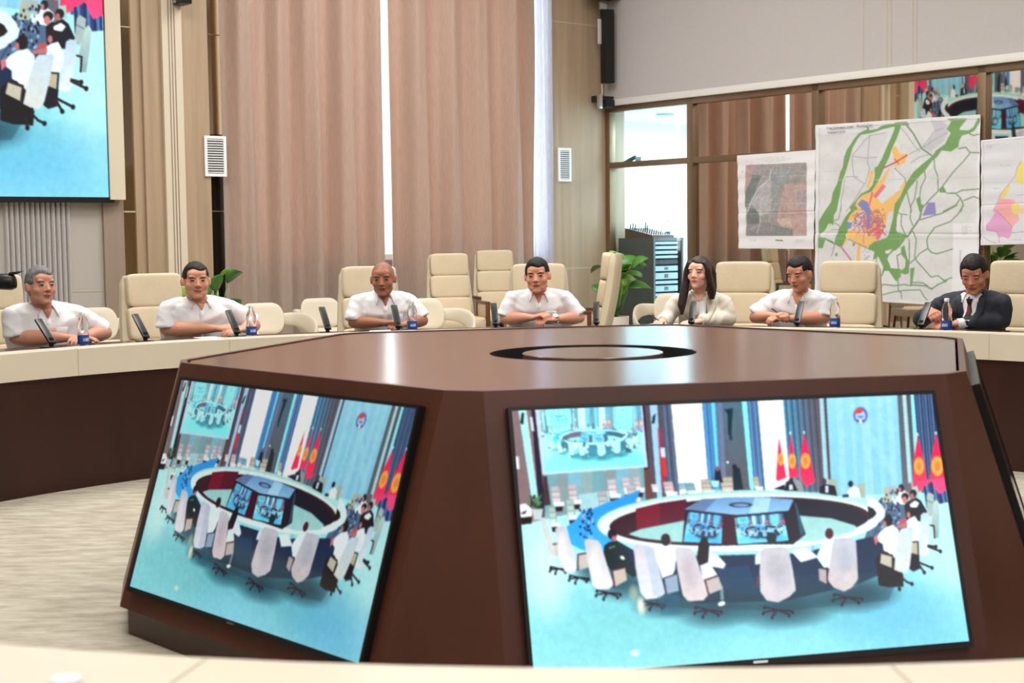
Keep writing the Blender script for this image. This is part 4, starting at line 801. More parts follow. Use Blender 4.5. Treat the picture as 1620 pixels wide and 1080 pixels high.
mb = MB(); pl_ = [Vector((p.x * .985, p.y * .985, p.z)) for p in bots]; mb.ring_loft([[Vector((p.x, p.y, 0)) for p in pl_], [Vector((p.x, p.y, p.z + .002)) for p in pl_]]); obj('plinth', mb, 'kiosk_edge', kiosk, smooth=False)
# top panel with a ring-shaped groove
HC = Vector((0, -.125, 0)); zt = KTOP - .014
bm = bmesh.new(); zt2 = zt + .010; ro, ri, N_ = .385, .262, 64
outer = [bm.verts.new((p.x * .993, p.y * .993, zt2)) for p in inn]; hole = [bm.verts.new((HC.x + ro * math.cos(2 * PI * k / N_), HC.y + ro * math.sin(2 * PI * k / N_), zt2)) for k in range(N_)]
es = [bm.edges.new((outer[i], outer[(i + 1) % 12])) for i in range(12)] + [bm.edges.new((hole[i], hole[(i + 1) % N_])) for i in range(N_)]
bmesh.ops.triangle_fill(bm, use_beauty=True, use_dissolve=False, edges=es)
ex = bmesh.ops.extrude_face_region(bm, geom=list(bm.faces)); bmesh.ops.translate(bm, vec=(0, 0, -.009), verts=[g for g in ex['geom'] if isinstance(g, bmesh.types.BMVert)])
bmesh.ops.recalc_face_normals(bm, faces=bm.faces); me = bpy.data.meshes.new('top_panel'); bm.to_mesh(me); bm.free(); me.materials.append(M['kiosk_top']); o = bpy.data.objects.new('top_panel', me); C.objects.link(o); o.parent = kiosk
mb = MB(); mb.lathe([(ro - .001, zt2 - .001), (ro - .001, zt2 - .12), (.01, zt2 - .12)], 64, (HC.x, HC.y, 0), cap=False); obj('groove', mb, 'black_matte', kiosk)
mb = MB(); mb.lathe([(ri, zt2 - .11), (ri, zt2 - .002), (ri - .002, zt2)], 64, (HC.x, HC.y, 0)); obj('centre_disc', mb, 'kiosk_top', kiosk)

# televisions
TW, TH_ = 1.287, .724
scr_me = grid_mesh('screen', ROOM_PIC, 1, 1, 'screen'); led_me = scr_me.copy(); led_me.materials[0] = M['led']; dim_me = scr_me.copy(); dim_me.materials[0] = M['screen_dim']
q_ = MB(); q_.box((0, .004, 0), (1, .006, 1)); off_ = obj('screen', q_, 'dark_glass'); off_me = off_.data; bpy.data.objects.remove(off_)
TVL = {0: 'television on the front right side of the block, facing the photographer, showing the meeting', 5: 'television on the left side of the block, seen at an angle, showing the meeting', 1: 'television on the far right side of the block, seen edge on'}
for k in (0, 5, 1):
    c, s, v, n = kface(k)
    t = bpy.data.objects.new('television', None); C.objects.link(t); tag(t, TVL[k], 'television')
    t.matrix_world = Matrix(((s.x, -n.x, v.x, c.x), (s.y, -n.y, v.y, c.y), (s.z, -n.z, v.z, c.z), (0, 0, 0, 1)))
    b = .011; f = MB(); dz = .028
    f.box((0, -dz / 2 + .002, TH_ / 2 + b / 2), (TW + 2 * b, dz, b)); f.box((0, -dz / 2 + .002, -TH_ / 2 - .009), (TW + 2 * b, dz, .018)); f.box((-TW / 2 - b / 2, -dz / 2 + .002, 0), (b, dz, TH_)); f.box((TW / 2 + b / 2, -dz / 2 + .002, 0), (b, dz, TH_)); f.box((0, -dz / 2 + .006, 0), (TW, dz - .01, TH_))
    obj('bezel', f, 'black', t, smooth=False)
    o = bpy.data.objects.new('screen', {0: scr_me, 5: dim_me, 1: off_me}[k]); C.objects.link(o); o.parent = t; o.scale = (TW, 1, TH_); o.location = (0, -.0225, 0)
    f = MB(); f.box((0, -dz + .0005, -TH_ / 2 - .009), (.042, .004, .006)); obj('badge', f, 'silver', t, smooth=False)

# the big wall screen on the left
LW_ = 5.0; s0 = sF(172, 312, .12)[0]; zb = sF(172, 312, .12)[1]
t = bpy.data.objects.new('wall_display', None); C.objects.link(t); tag(t, 'huge bright video wall display on the left showing the meeting table', 'display')
cc = wF(s0 + LW_ / 2, zb + LW_ * 9 / 32, .12); ax = -DF; hh = LW_ * 9 / 16
t.matrix_world = Matrix(((ax.x, -NF.x, 0, cc.x), (ax.y, -NF.y, 0, cc.y), (0, 0, 1, cc.z), (0, 0, 0, 1)))
o = bpy.data.objects.new('screen', led_me); C.objects.link(o); o.parent = t; o.scale = (LW_, 1, hh)
f = MB(); b = .05
f.box((LW_ / 2 + b / 2, .04, 0), (b, .12, hh + 2 * b)); f.box((-LW_ / 2 - b / 2, .04, 0), (b, .12, hh + 2 * b)); f.box((0, .04, hh / 2 + b / 2), (LW_, .12, b)); f.box((0, .04, -hh / 2 - b / 2), (LW_, .12, b)); f.box((0, .06, 0), (LW_, .09, hh))
obj('frame', f, 'black', t, smooth=False)

# ------------------------------------------------------------------ prints hung on the glass wall
def sheet(name, quad, im, label, off, curl, ysag=0.0):
    P3 = []
    for (px, py) in quad: P3.append(on_plane(px, py, A0 + NR * off, NR))
    TL, TR_, BR_, BL_ = P3
    H_, W_ = im.shape[:2]; me = grid_mesh(name, im, 1, 1, 'print'); n = len(me.vertices)
    U, V = np.meshgrid(np.linspace(0, 1, W_), np.linspace(0, 1, H_)); U = U[..., None]; V = V[..., None]
    o_ = np.array(TL)
    pos = (np.array(TL) * (1 - U) + np.array(TR_) * U) * (1 - V) + (np.array(BL_) * (1 - U) + np.array(BR_) * U) * V
    nn = np.array(NR); d = curl * ((U - .5) ** 2 * 4 * (V ** 1.5) + .25 * np.sin(U * 9 + V * 2) * V) + .004 * np.sin(V * 40) * np.cos(U * 3)
    fold = -.006 * np.exp(-((V - .62) / .006) ** 2)
    pos = pos + nn * (d + fold) - np.array((0, 0, 1)) * ysag * np.sin(U * PI) * V ** 2
    me.vertices.foreach_set('co', (pos - np.array(P3[0])).astype(np.float32).ravel()); me.update()
    o = bpy.data.objects.new(name, me); C.objects.link(o); o.location = P3[0]
    sd = o.modifiers.new('thickness', 'SOLIDIFY'); sd.thickness = .0012; sd.offset = -1
    return tag(o, label, 'map')
sheet('aerial_photo_print', SQ, AERIAL_PIC, 'small white sheet with a grey and reddish aerial photograph, left of the big map', .045, .03)
planm = sheet('town_plan_map', MQ, PLAN_PIC, 'largest wall map with green river bands and orange town', .05, .03)
sheet('district_map', DQ, DISTRICT_PIC, 'map sheet with pink and yellow districts at the right edge of the glass wall', .045, .02)
def text_on(parent, body, TL, size, m, name='heading'):
    cu = bpy.data.curves.new(name, 'FONT'); cu.body = body; cu.size = size; cu.extrude = .0006; o = bpy.data.objects.new(name, cu); C.objects.link(o)
    dg = bpy.context.evaluated_depsgraph_get(); me = bpy.data.meshes.new_from_object(o.evaluated_get(dg)); bpy.data.objects.remove(o); me.materials.append(M[m])
    o = bpy.data.objects.new(name, me); C.objects.link(o); ax = DR
    mw = Matrix(((ax.x, 0, NR.x, TL.x), (ax.y, 0, NR.y, TL.y), (0, 1, 0, TL.z), (0, 0, 0, 1)))
    o.parent = parent; o.matrix_parent_inverse = Matrix.Identity(4); o.matrix_basis = Matrix.Translation(-parent.location) @ mw; return o
mat('ink', sr((96, 98, 108)), .7)
text_on(planm, 'Генеральный план г. Жылуу-Суу', on_plane(1308, 205, A0 + NR * .07, NR), .036, 'ink')
text_on(planm, 'Основной чертёж', on_plane(1309, 211, A0 + NR * .07, NR), .026, 'ink')

# ================================================================== CHAIRS
RX = lambda a: Matrix.Rotation(R(a), 3, 'X')
RY = lambda a: Matrix.Rotation(R(a), 3, 'Y')
RZ = lambda a: Matrix.Rotation(R(a), 3, 'Z')
def exec_chair():
    """high-backed swivel armchair, facing +y, seat height .46"""
    t = thing('executive_chair', 'x', 'chair')
    s = MB(); s.puff((0, .02, .455), (.50, .50, .13), .3); obj('seat', s, 'chair_leather', t)
    # outer shell: slightly curved slab rising behind
    def bp(u, z):  # back profile: y of the front face of the shell
        return -.235 - .13 * ((z - .42) / .75) ** 1.0 - .02 * math.sin(PI * (z - .42) / .75)
    mb = MB(); rings = []
    for k in range(15):
        z = .40 + .74 * k / 14; w = .255 - .045 * (k / 14) ** 1.5
        if k == 0: w *= .8
        if k == 14: w *= .9
        y = bp(0, z); th = .042 if 0 < k < 14 else .025
        ring = []
        for j in range(20):
            a = 2 * PI * j / 20; cx = math.copysign(abs(math.cos(a)) ** .35, math.cos(a)); sy = math.copysign(abs(math.sin(a)) ** .5, math.sin(a))
            ring.append(Vector((w * cx, y - .035 + th * sy + .03 * (1 - abs(cx)) * -1 * (sy < 0), z)))
        rings.append(ring)
    mb.ring_loft(rings); obj('back_shell', mb, 'chair_shell', t)
    for nm, z0, z1, w, d in (('lower_cushion', .50, .70, .43, .09), ('middle_cushion', .70, .925, .415, .085), ('headrest', .925, 1.15, .40, .085)):
        zc = (z0 + z1) / 2; y = bp(0, zc) + .02; ang = math.degrees(math.atan2(bp(0, z0) - bp(0, z1), z1 - z0))
        s = MB(); s.puff((0, y, zc), (w, d, (z1 - z0) * 1.02), .26, 28, RX(ang)); obj(nm, s, 'chair_leather', t)
    for sx in (-1, 1):
        a = MB(); x = .275 * sx
        a.box((x, -.02, .655), (.05, .40, .028)); a.box((x, .165, .535), (.045, .034, .22)); a.box((x, -.20, .535), (.045, .034, .22)); a.box((x, -.02, .435), (.045, .36, .028))
        ar = obj('armrest', a, 'walnut', t, bevel=.008)
        p = MB(); p.box((x, -.017, .545), (.03, .335, .195)); obj('arm_panel', p, 'chair_leather', ar, bevel=.006)
    c = MB(); c.lathe([(.026, .12), (.026, .40), (.09, .40), (.1, .415)], 20); obj('column', c, 'black', t)
    for k in range(5):
        a = 2 * PI * k / 5 + .3; l = MB(); d = Vector((math.cos(a), math.sin(a), 0))
        l.tube([d * .02 + Vector((0, 0, .125)), d * .17 + Vector((0, 0, .105)), d * .31 + Vector((0, 0, .078))], [(.022, .026), (.018, .023), (.013, .02)], 8); lg = obj('base_leg', l, 'walnut', t)
        w = MB(); w.tube([d * .31 + Vector((d.y * .02, -d.x * .02, .03)), d * .31 + Vector((-d.y * .02, d.x * .02, .03))], .03, 14); w.box(d * .31 + Vector((0, 0, .058)), (.02, .02, .04)); obj('caster', w, 'black', lg)
    return t
def visitor_chair():
    """low tub chair: padded back, arms that sweep round and down"""
    t = thing('visitor_chair', 'x', 'chair')
    s = MB(); s.puff((0, .03, .43), (.52, .50, .11), .35); obj('seat', s, 'visitor_fabric', t)
    mb = MB(); n = 28; rings = []
    for k in range(1, 14):
        a = PI * k / 14; z = .625 - .15 * math.cos(a); hw = .215 * math.sin(a) ** .36
        ring = []
        for j in range(n):
            b = 2 * PI * j / n; x = hw * math.cos(b); y = -.25 - .12 * (z - .6) + .09 * (x / .25) ** 2 + .035 * math.sin(b) * min(1, math.sin(a) * 1.6); ring.append(Vector((x, y, z)))
        rings.append(ring)
    mb.ring_loft(rings); obj('backrest', mb, 'visitor_fabric', t)
    for sx in (-1, 1):
        K = [((.13, -.235, .60), .05), ((.22, -.22, .615), .055), ((.30, -.15, .615), .062), ((.335, -.03, .60), .075), ((.34, .10, .565), .088), ((.325, .20, .52), .090), ((.29, .27, .465), .075), ((.23, .29, .425), .05)]
        a = MB(); pts = []; rad = []
        for i in range(len(K) - 1):
            for q in range(4):
                t_ = q / 4; p0 = K[max(0, i - 1)]; p1 = K[i]; p2 = K[i + 1]; p3 = K[min(len(K) - 1, i + 2)]
                cr = lambda a0, a1, a2, a3: .5 * ((2 * a1) + (-a0 + a2) * t_ + (2 * a0 - 5 * a1 + 4 * a2 - a3) * t_ ** 2 + (-a0 + 3 * a1 - 3 * a2 + a3) * t_ ** 3)
                v = [cr(p0[0][c], p1[0][c], p2[0][c], p3[0][c]) for c in range(3)]; pts.append((sx * v[0], v[1], v[2])); rad.append((cr(p0[1], p1[1], p2[1], p3[1]), .022))
        a.tube(pts, rad, 16, up=(0, 0, 1)); obj('arm', a, 'visitor_fabric', t)
    for sx in (-1, 1):
        for sy in (-1, 1):
            l = MB(); l.tube([(sx * .2, sy * .17 + .02, .40), (sx * .235, sy * .215 + .02, 0)], [.017, .011], 10); obj('leg', l, 'walnut', t)
    return t
EX = exec_chair(); VC = visitor_chair(); used = {}
def put(src, p, face, label, group=None, rz=0.0, z=0.0):
    """place a chair at p, turned towards the point face"""
    if src.name not in used: used[src.name] = 1; o = src
    else: o = dup(src)
    d = Vector(face) - Vector(p); o.location = (p[0], p[1], z); o.rotation_euler = (0, 0, math.atan2(d.y, d.x) - PI / 2 + R(rz)); o['label'] = label
    if group: o['group'] = group
    return o
O3 = Vector((0, 0, 0)); GE = 'high backed chairs around the ring table'; GB = 'high backed chairs by the curtains'; GV = 'low visitor chairs'
def flat(px, D): p = at_d(px, 400, D); return Vector((p.x, p.y, 0))
RCH = 4.98
put(EX, at_ring(22, RCH), O3, 'cream high backed chair behind the grey haired man at the left edge', GE)
put(EX, at_ring(274, RCH + .02), O3, 'cream high backed chair behind the man in front of the striped wooden columns', GE, z=-.02, rz=6)
put(EX, at_ring(596, RCH), O3, 'cream high backed chair behind the bald man', GE)
put(EX, at_ring(855, RCH), O3, 'cream high backed chair behind the man with clasped hands', GE)
put(EX, at_ring(1163, RCH), O3, 'cream high backed chair behind the long haired woman', GE, rz=-4)
put(EX, at_ring(1325, RCH), O3, 'cream high backed chair in front of the large town map', GE, rz=-3)
put(EX, at_ring(1590, RCH), O3, 'cream high backed chair behind the man in the dark suit', GE)
put(EX, flat(722, 14.6), CAM, 'cream high backed chair before the curtains, left one of the pair', GB, rz=14, z=.04)
put(EX, flat(792, 15.5), CAM, 'cream high backed chair before the curtains, right one of the pair', GB, rz=12, z=.06)
p = flat(899, 12.4); put(EX, p, p + Vector((-1, .10, 0)), 'cream high backed chair turned sideways beside the potted plant', None, z=.06)
put(VC, flat(163, 12.7), CAM, 'low cream visitor chair between the grey haired man and the next man', GV, rz=26)
put(VC, flat(428, 13.2), CAM, 'low cream visitor chair beside the bottle of the second man, left of another one', GV, rz=26)
put(VC, flat(518, 14.15), CAM, 'low cream visitor chair just left of the bald man', GV, rz=24)
put(VC, flat(681, 13.3), CAM, 'low cream visitor chair right of the bald man', GV, rz=24, z=.02)
put(VC, flat(1062, 14.2), CAM, 'low cream visitor chair mostly hidden behind the long haired woman', GV, rz=-10)

# ================================================================== PEOPLE
def lerp(a, b, t): return a + (b - a) * t
def bez(p0, p1, p2, n):
    p0, p1, p2 = Vector(p0), Vector(p1), Vector(p2); return [(p0 * (1 - t) ** 2 + p1 * 2 * t * (1 - t) + p2 * t * t) for t in [k / (n - 1) for k in range(n)]]
def head_parts(mb, T, sp):
    """T: 4x4 placing the head; face looks +y; centre of the skull at the origin"""
    n0 = len(mb.v); fw = sp.get('fw', 1.0); jw = sp.get('jaw', 1.0)
    mb.ell((0, -.012, .028), (.077, .094, .090), 28); mb.ell((0, .022, -.022), (.066 * fw, .066, .085), 24); mb.ell((0, .040, -.078), (.046 * jw, .042, .036), 18)
    mb.ell((0, .064, -.099), (.026 * jw, .022, .018), 14)
    for s in (-1, 1):
        mb.ell((s * .040 * fw, .046, -.028), (.027, .030, .028), 16); mb.ell((s * .034 * jw, .016, -.066), (.028, .040, .034), 16)
        mb.ell((s * .030, .070, .030), (.026, .014, .011), 12); mb.ell((s * .0305, .0725, .006), (.0165, .0125, .0105), 12)
        mb.ell((s * .0115, .091, -.030), (.0085, .010, .0072), 10); mb.ell((s * .079 * fw, -.006, -.008), (.008, .019, .031), 14, RZ(s * 18) @ RX(8)); mb.ell((s * .073 * fw, .002, -.012), (.010, .012, .024), 10)
    mb.tube([(0, .080, .016), (0, .090, -.008), (0, .101, -.026), (0, .094, -.036)], [.0072, .0085, .0118, .008], 12)
    mb.ell((0, .083, -.0545), (.0235, .0105, .0060), 14); mb.ell((0, .081, -.0655), (.0205, .0110, .0065), 14); mb.ell((0, .068, -.058), (.034, .018, .022), 16)
    mb.ell((0, .052, .045), (.058, .032, .034), 18)
    for i in range(n0, len(mb.v)): mb.v[i] = T @ mb.v[i]
def face_color(p, sp):
    x, y, z = p; ax = abs(x); c = Vector(sp['skin'])
    if y > .03:
        # lips, brows, eyes, nostrils
        if ax < .025 and -.0715 < z < -.0475 and y > .06:
            k = 1 - (ax / .025) ** 2; hh = .0095 * k + .001
            if abs(z + .0598) < hh: c = Vector(sp['lip'])
            if abs(z + .0600 + .1 * ax * sp.get('frown', 1)) < .0016: c = Vector(sp['skin']) * .28
        e = abs(ax - .0315) / .0150
        if e < 1 and y > .05:
            zz = z - .0055 - (ax - .0315) * .12; op = sp.get('open', .0048)
            if abs(zz) < op * (1 - e * e) ** .5 + .0006: c = Vector((.02, .012, .01)) if e < .62 else Vector((.26, .2, .18))
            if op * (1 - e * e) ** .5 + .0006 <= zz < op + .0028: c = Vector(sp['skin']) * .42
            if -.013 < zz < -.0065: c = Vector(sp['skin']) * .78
        b = (ax - .033) / .0215
        if abs(b) < 1 and y > .045:
            zz = z - .0245 - sp.get('brow', 0) + .006 * b * b - .002 * b
            if abs(zz) < .0052 * (1 - b * b * .6): c = c.lerp(Vector(sp['browc']), .94)
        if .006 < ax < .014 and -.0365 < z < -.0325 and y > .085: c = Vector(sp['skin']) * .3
        if sp.get('moustache') and ax < .03 and -.048 < z < -.041 and y > .06: c = c.lerp(Vector((.03, .025, .02)), .55)
        # creases from nose to mouth
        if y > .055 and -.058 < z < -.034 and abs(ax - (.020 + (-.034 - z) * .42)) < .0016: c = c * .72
        if sp.get('old') and y > .06 and abs(ax) < .04 and .045 < z < .07 and abs((z * 1000) % 10 - 5) < 1: c = c * .86
    if ax < .062 and y > .04 and -.04 < z < -.005: c = Vector((c.x * 1.03, c.y * .97, c.z * .95))
    if sp.get('stubble') and z < -.048 and y > 0: c = c.lerp(Vector((.20, .14, .12)), .16)
    if sp['hair'] == 'shaved' and (z > .055 - .5 * max(0, -y + .02) or (y < -.02 and z > -.03)) and z > -.05:
        k = .30 * max(0.0, min(1.0, ((z - .04) + (-y) * .9 + .02) / .05)); c = c.lerp(Vector((.10, .085, .085)), k)
    return c
def hair_mesh(name, T, sp, parent):
    st = sp['hair']; n1, n2 = 64, 44; mb = MB(); rings = []
    for i in range(1, n2):
        a = PI * i / n2; ring = []
        for j in range(n1):
            b = 2 * PI * j / n1; d = Vector((math.sin(a) * math.cos(b), math.sin(a) * math.sin(b), -math.cos(a)))
            p = Vector((0, -.012, .028)) + Vector((d.x * .0825, d.y * .1005, d.z * (.097 + sp.get('top', .006))))
            # hairline
            if p.y > 0: zl = sp.get('line', .068) - .10 * max(0, abs(p.x) - .045) * 1.0 - (.05 if abs(p.x) > .064 else 0) + .010 * math.sin(p.x * 60 + sp.get('part', 0))
            else: zl = .068 - 1.0 * min(.11, -p.y + .0) - .05
            if p.y < .022 and abs(p.x) > .055: zl = min(zl, .030 - 1.4 * max(0, .01 - p.y))
            if p.y < -.02: zl = min(zl, -.012 - .9 * (-p.y - .02))
            k = max(0.0, min(1.0, (p.z - zl) / .010))
            q = 1.0 - .11 * (1 - k)
            wv = .0035 * noise.noise(Vector((p.x * 55 + sp.get('seed', 0), p.y * 55, p.z * 30))) + .0016 * noise.noise(Vector((p.x * 170, p.y * 170, p.z * 90)))
            f = max(0, p.y) / .1 * max(0, d.z) * sp.get('quiff', .0)
            c0 = Vector((0, -.012, .028)); p = c0 + (p - c0) * (q + wv * 8 * k) + Vector((0, f * .3, f)) * k
            ring.append(T @ p)
        rings.append(ring)
    mb.ring_loft(rings)
    if st == 'long':
        def strand(pts, rad):
            mb.tube([T @ Vector(p) for p in pts], rad, 16, up=(1, 0, 0))
        strand([(.052, .045, .085), (.078, .040, .03), (.086, .030, -.06), (.092, .050, -.15), (.096, .075, -.24), (.090, .085, -.31)], [(.020, .026), (.020, .034), (.026, .040), (.032, .036), (.030, .026), (.012, .012)])
        strand([(-.052, .035, .085), (-.080, .020, .03), (-.086, .000, -.06), (-.092, -.02, -.13), (-.088, -.03, -.19)], [(.018, .026), (.018, .038), (.024, .045), (.034, .044), (.020, .03)])
        strand([(0, -.06, .09), (0, -.10, 0), (0, -.10, -.10), (0, -.09, -.2), (0, -.08, -.28)], [(.05, .03), (.080, .032), (.085, .034), (.08, .03), (.05, .02)])
        o = wait_mesh(name, mb, .006, parent, sp['hairm'], 2)
    else: o = obj(name, mb, sp['hairm'], parent, angle=180)
    return o
def hand_parts(mb, wrist, fwd, up, side, curl=.5, spread=.25, scale=1.0, pinch=False):
    """palm, four fingers and a thumb; fwd points to the fingertips, up is the back of the hand, side=+1 puts the thumb on the right of fwd"""
    f = Vector(fwd).normalized(); u = (Vector(up) - f * Vector(up).dot(f)).normalized(); r = f.cross(u)  # right
    m = Matrix((r, f, u)).transposed(); w = Vector(wrist); S = scale
    L = lambda x, y, z: w + m @ Vector((x * S, y * S, z * S))
    mb.tube([L(0, -.02, 0), L(0, .015, 0), L(0, .055, 0), L(0, .088, -.002)], [(.019 * S, .026 * S), (.018 * S, .034 * S), (.0165 * S, .041 * S), (.0125 * S, .038 * S)], 14, up=u)
    for i, (x, ln) in enumerate([(.030, .070), (.010, .078), (-.010, .073), (-.029, .058)]):
        x *= side; c = curl * (1.0 + .12 * i) + (.25 if pinch and i == 0 else 0); a = 0.0; p = L(x, .078, 0); pts = [p]; dirx = spread * x / .03 * .35
        for sgm, fr in enumerate((.44, .31, .25)):
            a -= c * (.75 if sgm == 0 else .95)
            d = Vector((math.sin(dirx) * math.cos(a), math.cos(a) * math.cos(dirx), math.sin(a))); p = p + m @ (d * ln * fr * S); pts.append(p)
        mb.tube(pts, [.0098 * S, .0092 * S, .0082 * S, .0066 * S], 9)
        for q, rr in ((pts[-1], .0068),): mb.ell(q, (rr * S,) * 3, 8)
    t0 = L(.026 * side, .018, -.006); t1 = L(.050 * side, .048, -.014 - .02 * curl); t2 = L(.050 * side - .012 * side * curl * 2, .078, -.022 - .02 * curl); t3 = L(.043 * side - .022 * side * curl * 2, .100, -.028 - .02 * curl)
    mb.tube([t0, t1, t2, t3], [.0145 * S, .0120 * S, .0102 * S, .0075 * S], 10); mb.ell(t3, (.0078 * S,) * 3, 8)
def person(sp):
    base = at_ring(sp['tx'], sp.get('rh', 4.93)); d = -base; d.z = 0; d.normalize()
    ang = math.atan2(d.y, d.x) - PI / 2 + R(sp.get('turn', 0))
    root = thing('person', sp['label'], 'person', base, ang)
    Wi = Matrix.Translation(base) @ Matrix.Rotation(ang, 4, 'Z'); WI = Wi.inverted()
    hw = at_ring(sp['hx'], sp.get('hr', 4.60), None, sp['hy']); t_ = CAM + ray(sp['hx'], sp['hy']) * 1.0
    # point on the line of sight at that radius
    dd = ray(sp['hx'], sp['hy']); a_ = dd.x ** 2 + dd.y ** 2; b_ = 2 * (CAM.x * dd.x + CAM.y * dd.y); c_ = CAM.x ** 2 + CAM.y ** 2 - sp.get('hr', 4.6) ** 2
    tt = (-b_ + math.sqrt(b_ * b_ - 4 * a_ * c_)) / 2 / a_; hp = CAM + dd * tt
    # head orientation: faces the photographer, then turned
    tocam = (CAM - hp); tocam.z = 0; h0 = math.atan2(tocam.y, tocam.x) - PI / 2
    Th = Matrix.Translation(hp) @ Matrix.Rotation(h0 + R(sp.get('yaw', 0)), 4, 'Z') @ Matrix.Rotation(R(sp.get('pitch', 0)), 4, 'X') @ Matrix.Rotation(R(sp.get('roll', 0)), 4, 'Y') @ Matrix.Diagonal((sp.get('hs', 1.0) * 1.05, sp.get('hs', 1.0), sp.get('hs', 1.0), 1))
    Tl = WI @ Th
    hl = WI @ hp; k = sp.get('k', 1.0); fat = sp.get('fat', 1.0)
    nb = Vector((hl.x * .75, hl.y - .085, hl.z - .125)); ch = Vector((hl.x * .6, hl.y - .06, 0))
    sw = .172 * k; sz = sp.get('sz', hl.z - .125); sy = nb.y - .015
    lean = (sy + .02)
    rt = sp.get('tilt', 0.0)
    SR = Vector((nb.x + sw, sy, sz - .068 - rt)); SL = Vector((nb.x - sw, sy, sz - .068 + rt))
    ER, EL, WRr, WL = [Vector(sp[q]) - Vector((0, 0, .018)) for q in ('er', 'el', 'wr', 'wl')]
    mb = MB(); head_parts(mb, Tl, sp)
    neck0 = Tl @ Vector((0, -.034, -.03)); neck1 = nb + Vector((0, .0, -.03))
    mb.tube([neck0, lerp(neck0, neck1, .5), neck1, neck1 + Vector((0, -.01, -.06))], [.051 * sp.get('nk', 1), .052 * sp.get('nk', 1), .060 * sp.get('nk', 1), .085], 18)
    # torso core hidden by the clothes
    def tr(z):  # centre y of the torso at height z
        t = (z - .5) / (sz - .5); return lerp(.02, sy, max(0, t) ** .9)
    mb.tube([(0, .0, .50), (nb.x * .3, tr(.62), .62), (nb.x * .6, tr(.75), .75), (nb.x, tr(.88), .88), (nb.x, sy, sz - .05), (nb.x, sy, sz - .01)], [(.10, .15), (.11, .16 * fat), (.10, .15 * fat), (.09, .15), (.06, .11), (.04, .06)], 22, up=(0, 1, 0))
    for s, S_, E_, W_ in ((1, SR, ER, WRr), (-1, SL, EL, WL)):
        mb.tube([S_, lerp(S_, E_, .5), E_], [.045, .044, .040], 14); up = Vector((0, 0, 1))
        v = (W_ - E_).normalized(); mb.tube([E_ - v * .01, lerp(E_, W_, .25), lerp(E_, W_, .6), W_, W_ + v * .02], [.041, .045 * sp.get('arm', 1), .036 * sp.get('arm', 1), (.022, .028), (.019, .026)], 16, up=up)
        mb.ell(E_, (.042, .042, .042), 12)
        hd = sp['hr_dir'] if s > 0 else sp['hl_dir']; cu = sp.get('curl', .5)
        hand_parts(mb, W_ + v * .012, hd[0], hd[1], -s if len(hd) < 3 else hd[2], cu if not isinstance(cu, tuple) else cu[0 if s > 0 else 1], .25, sp.get('hsz', 1.02), pinch=(s > 0 and sp.get('pen')))
    # thighs and shins under the table
    for s in (-1, 1):
        mb.tube([(s * .09, .02, .50), (s * .12, .25, .50), (s * .13, .44, .49), (s * .13, .47, .40), (s * .13, .46, .12), (s * .13, .45, .06)], [.075, .072, .055, .052, .034, .034], 14); mb.tube([(s * .13, .42, .035), (s * .13, .50, .04), (s * .13, .60, .03)], [(.03, .036), (.03, .042), (.02, .036)], 12, up=(0, 0, 1))
    body = wait_mesh('body', mb, .0048, root, 'skin', 3)
    me = body.data; TI = Tl.inverted(); co = np.empty(len(me.vertices) * 3, np.float32); me.vertices.foreach_get('co', co); co = co.reshape(-1, 3)
    hc = np.array(hl); near = np.linalg.norm(co - hc, axis=1) < .16; cols = np.empty((len(co), 4), np.float32); cols[:, :3] = sp['skin']; cols[:, 3] = 1
    # ruddier hands
    for i in np.nonzero(near)[0]:
        cols[i, :3] = face_color(TI @ Vector(co[i].tolist()), sp)
    if not sp.get('skirt'):
        lo = co[:, 2] < .58; cols[lo, :3] = (.03, .03, .035)
    at = me.color_attributes.new('Col', 'FLOAT_COLOR', 'POINT'); at.data.foreach_set('color', cols.ravel())
    if sp['hair'] != 'shaved': hair_mesh('hair', Tl, sp, root)
    # ---- clothes
    cm = sp['cloth']; long_ = sp.get('long', False); c = MB(); th = .014 if long_ else .011
    W0 = .19 * fat * k
    c.tube([(0, .0, .46), (0, .01, .52), (nb.x * .3, tr(.62) + .005, .62), (nb.x * .6, tr(.74) + .012, .74), (nb.x * .85, tr(.86) + .015, .86), (nb.x, sy + .008, sz - .10), (nb.x, sy + .004, sz - .055), (nb.x, sy, sz - .018), (nb.x, sy + .004, sz + .012)],
           [(.09, W0 * .8), (.125 * fat, W0), (.135 * fat, W0 * 1.02), (.13 * fat, W0), (.122 * fat ** .5, W0 * .99), (.105, .175 * k), (.086, .150 * k), (.066, .098), (.055, .064)], 30, up=(0, 1, 0))
    for s, S_, E_, W_ in ((1, SR, ER, WRr), (-1, SL, EL, WL)):
        inn = Vector((nb.x + s * .05, sy + .0, sz - .035)); v = (E_ - S_)
        c.tube([inn, lerp(inn, S_, .55) + Vector((0, 0, .002)), S_, S_ + v * .25], [.042, .050, .052, .056], 18); c.ell(S_ + Vector((0, 0, .0)), (.054, .056, .052), 16)
        if not long_: c.tube([S_, S_ + v * .3, S_ + v * .62, S_ + v * sp.get('slv', .92)], [.052, .060, .064, .069], 18)
        else:
            vv = (W_ - E_); c.tube([S_, S_ + v * .35, S_ + v * .75, E_], [.053, .056, .055, .053], 18); c.ell(E_, (.056, .056, .056), 14); c.tube([E_, E_ + vv * .4, E_ + vv * sp.get('cuff', .9)], [.056, .051, .042], 18)
    shirt = wait_mesh('jacket' if long_ else 'shirt', c, .0085, root, cm, 7)
    me = shirt.data; co = np.empty(len(me.vertices) * 3, np.float32); me.vertices.foreach_get('co', co); co = co.reshape(-1, 3); no = np.empty(len(me.vertices) * 3, np.float32); me.vertices.foreach_get('normal', no); no = no.reshape(-1, 3)
    sd_ = sp.get('seed', 0) * 7.3
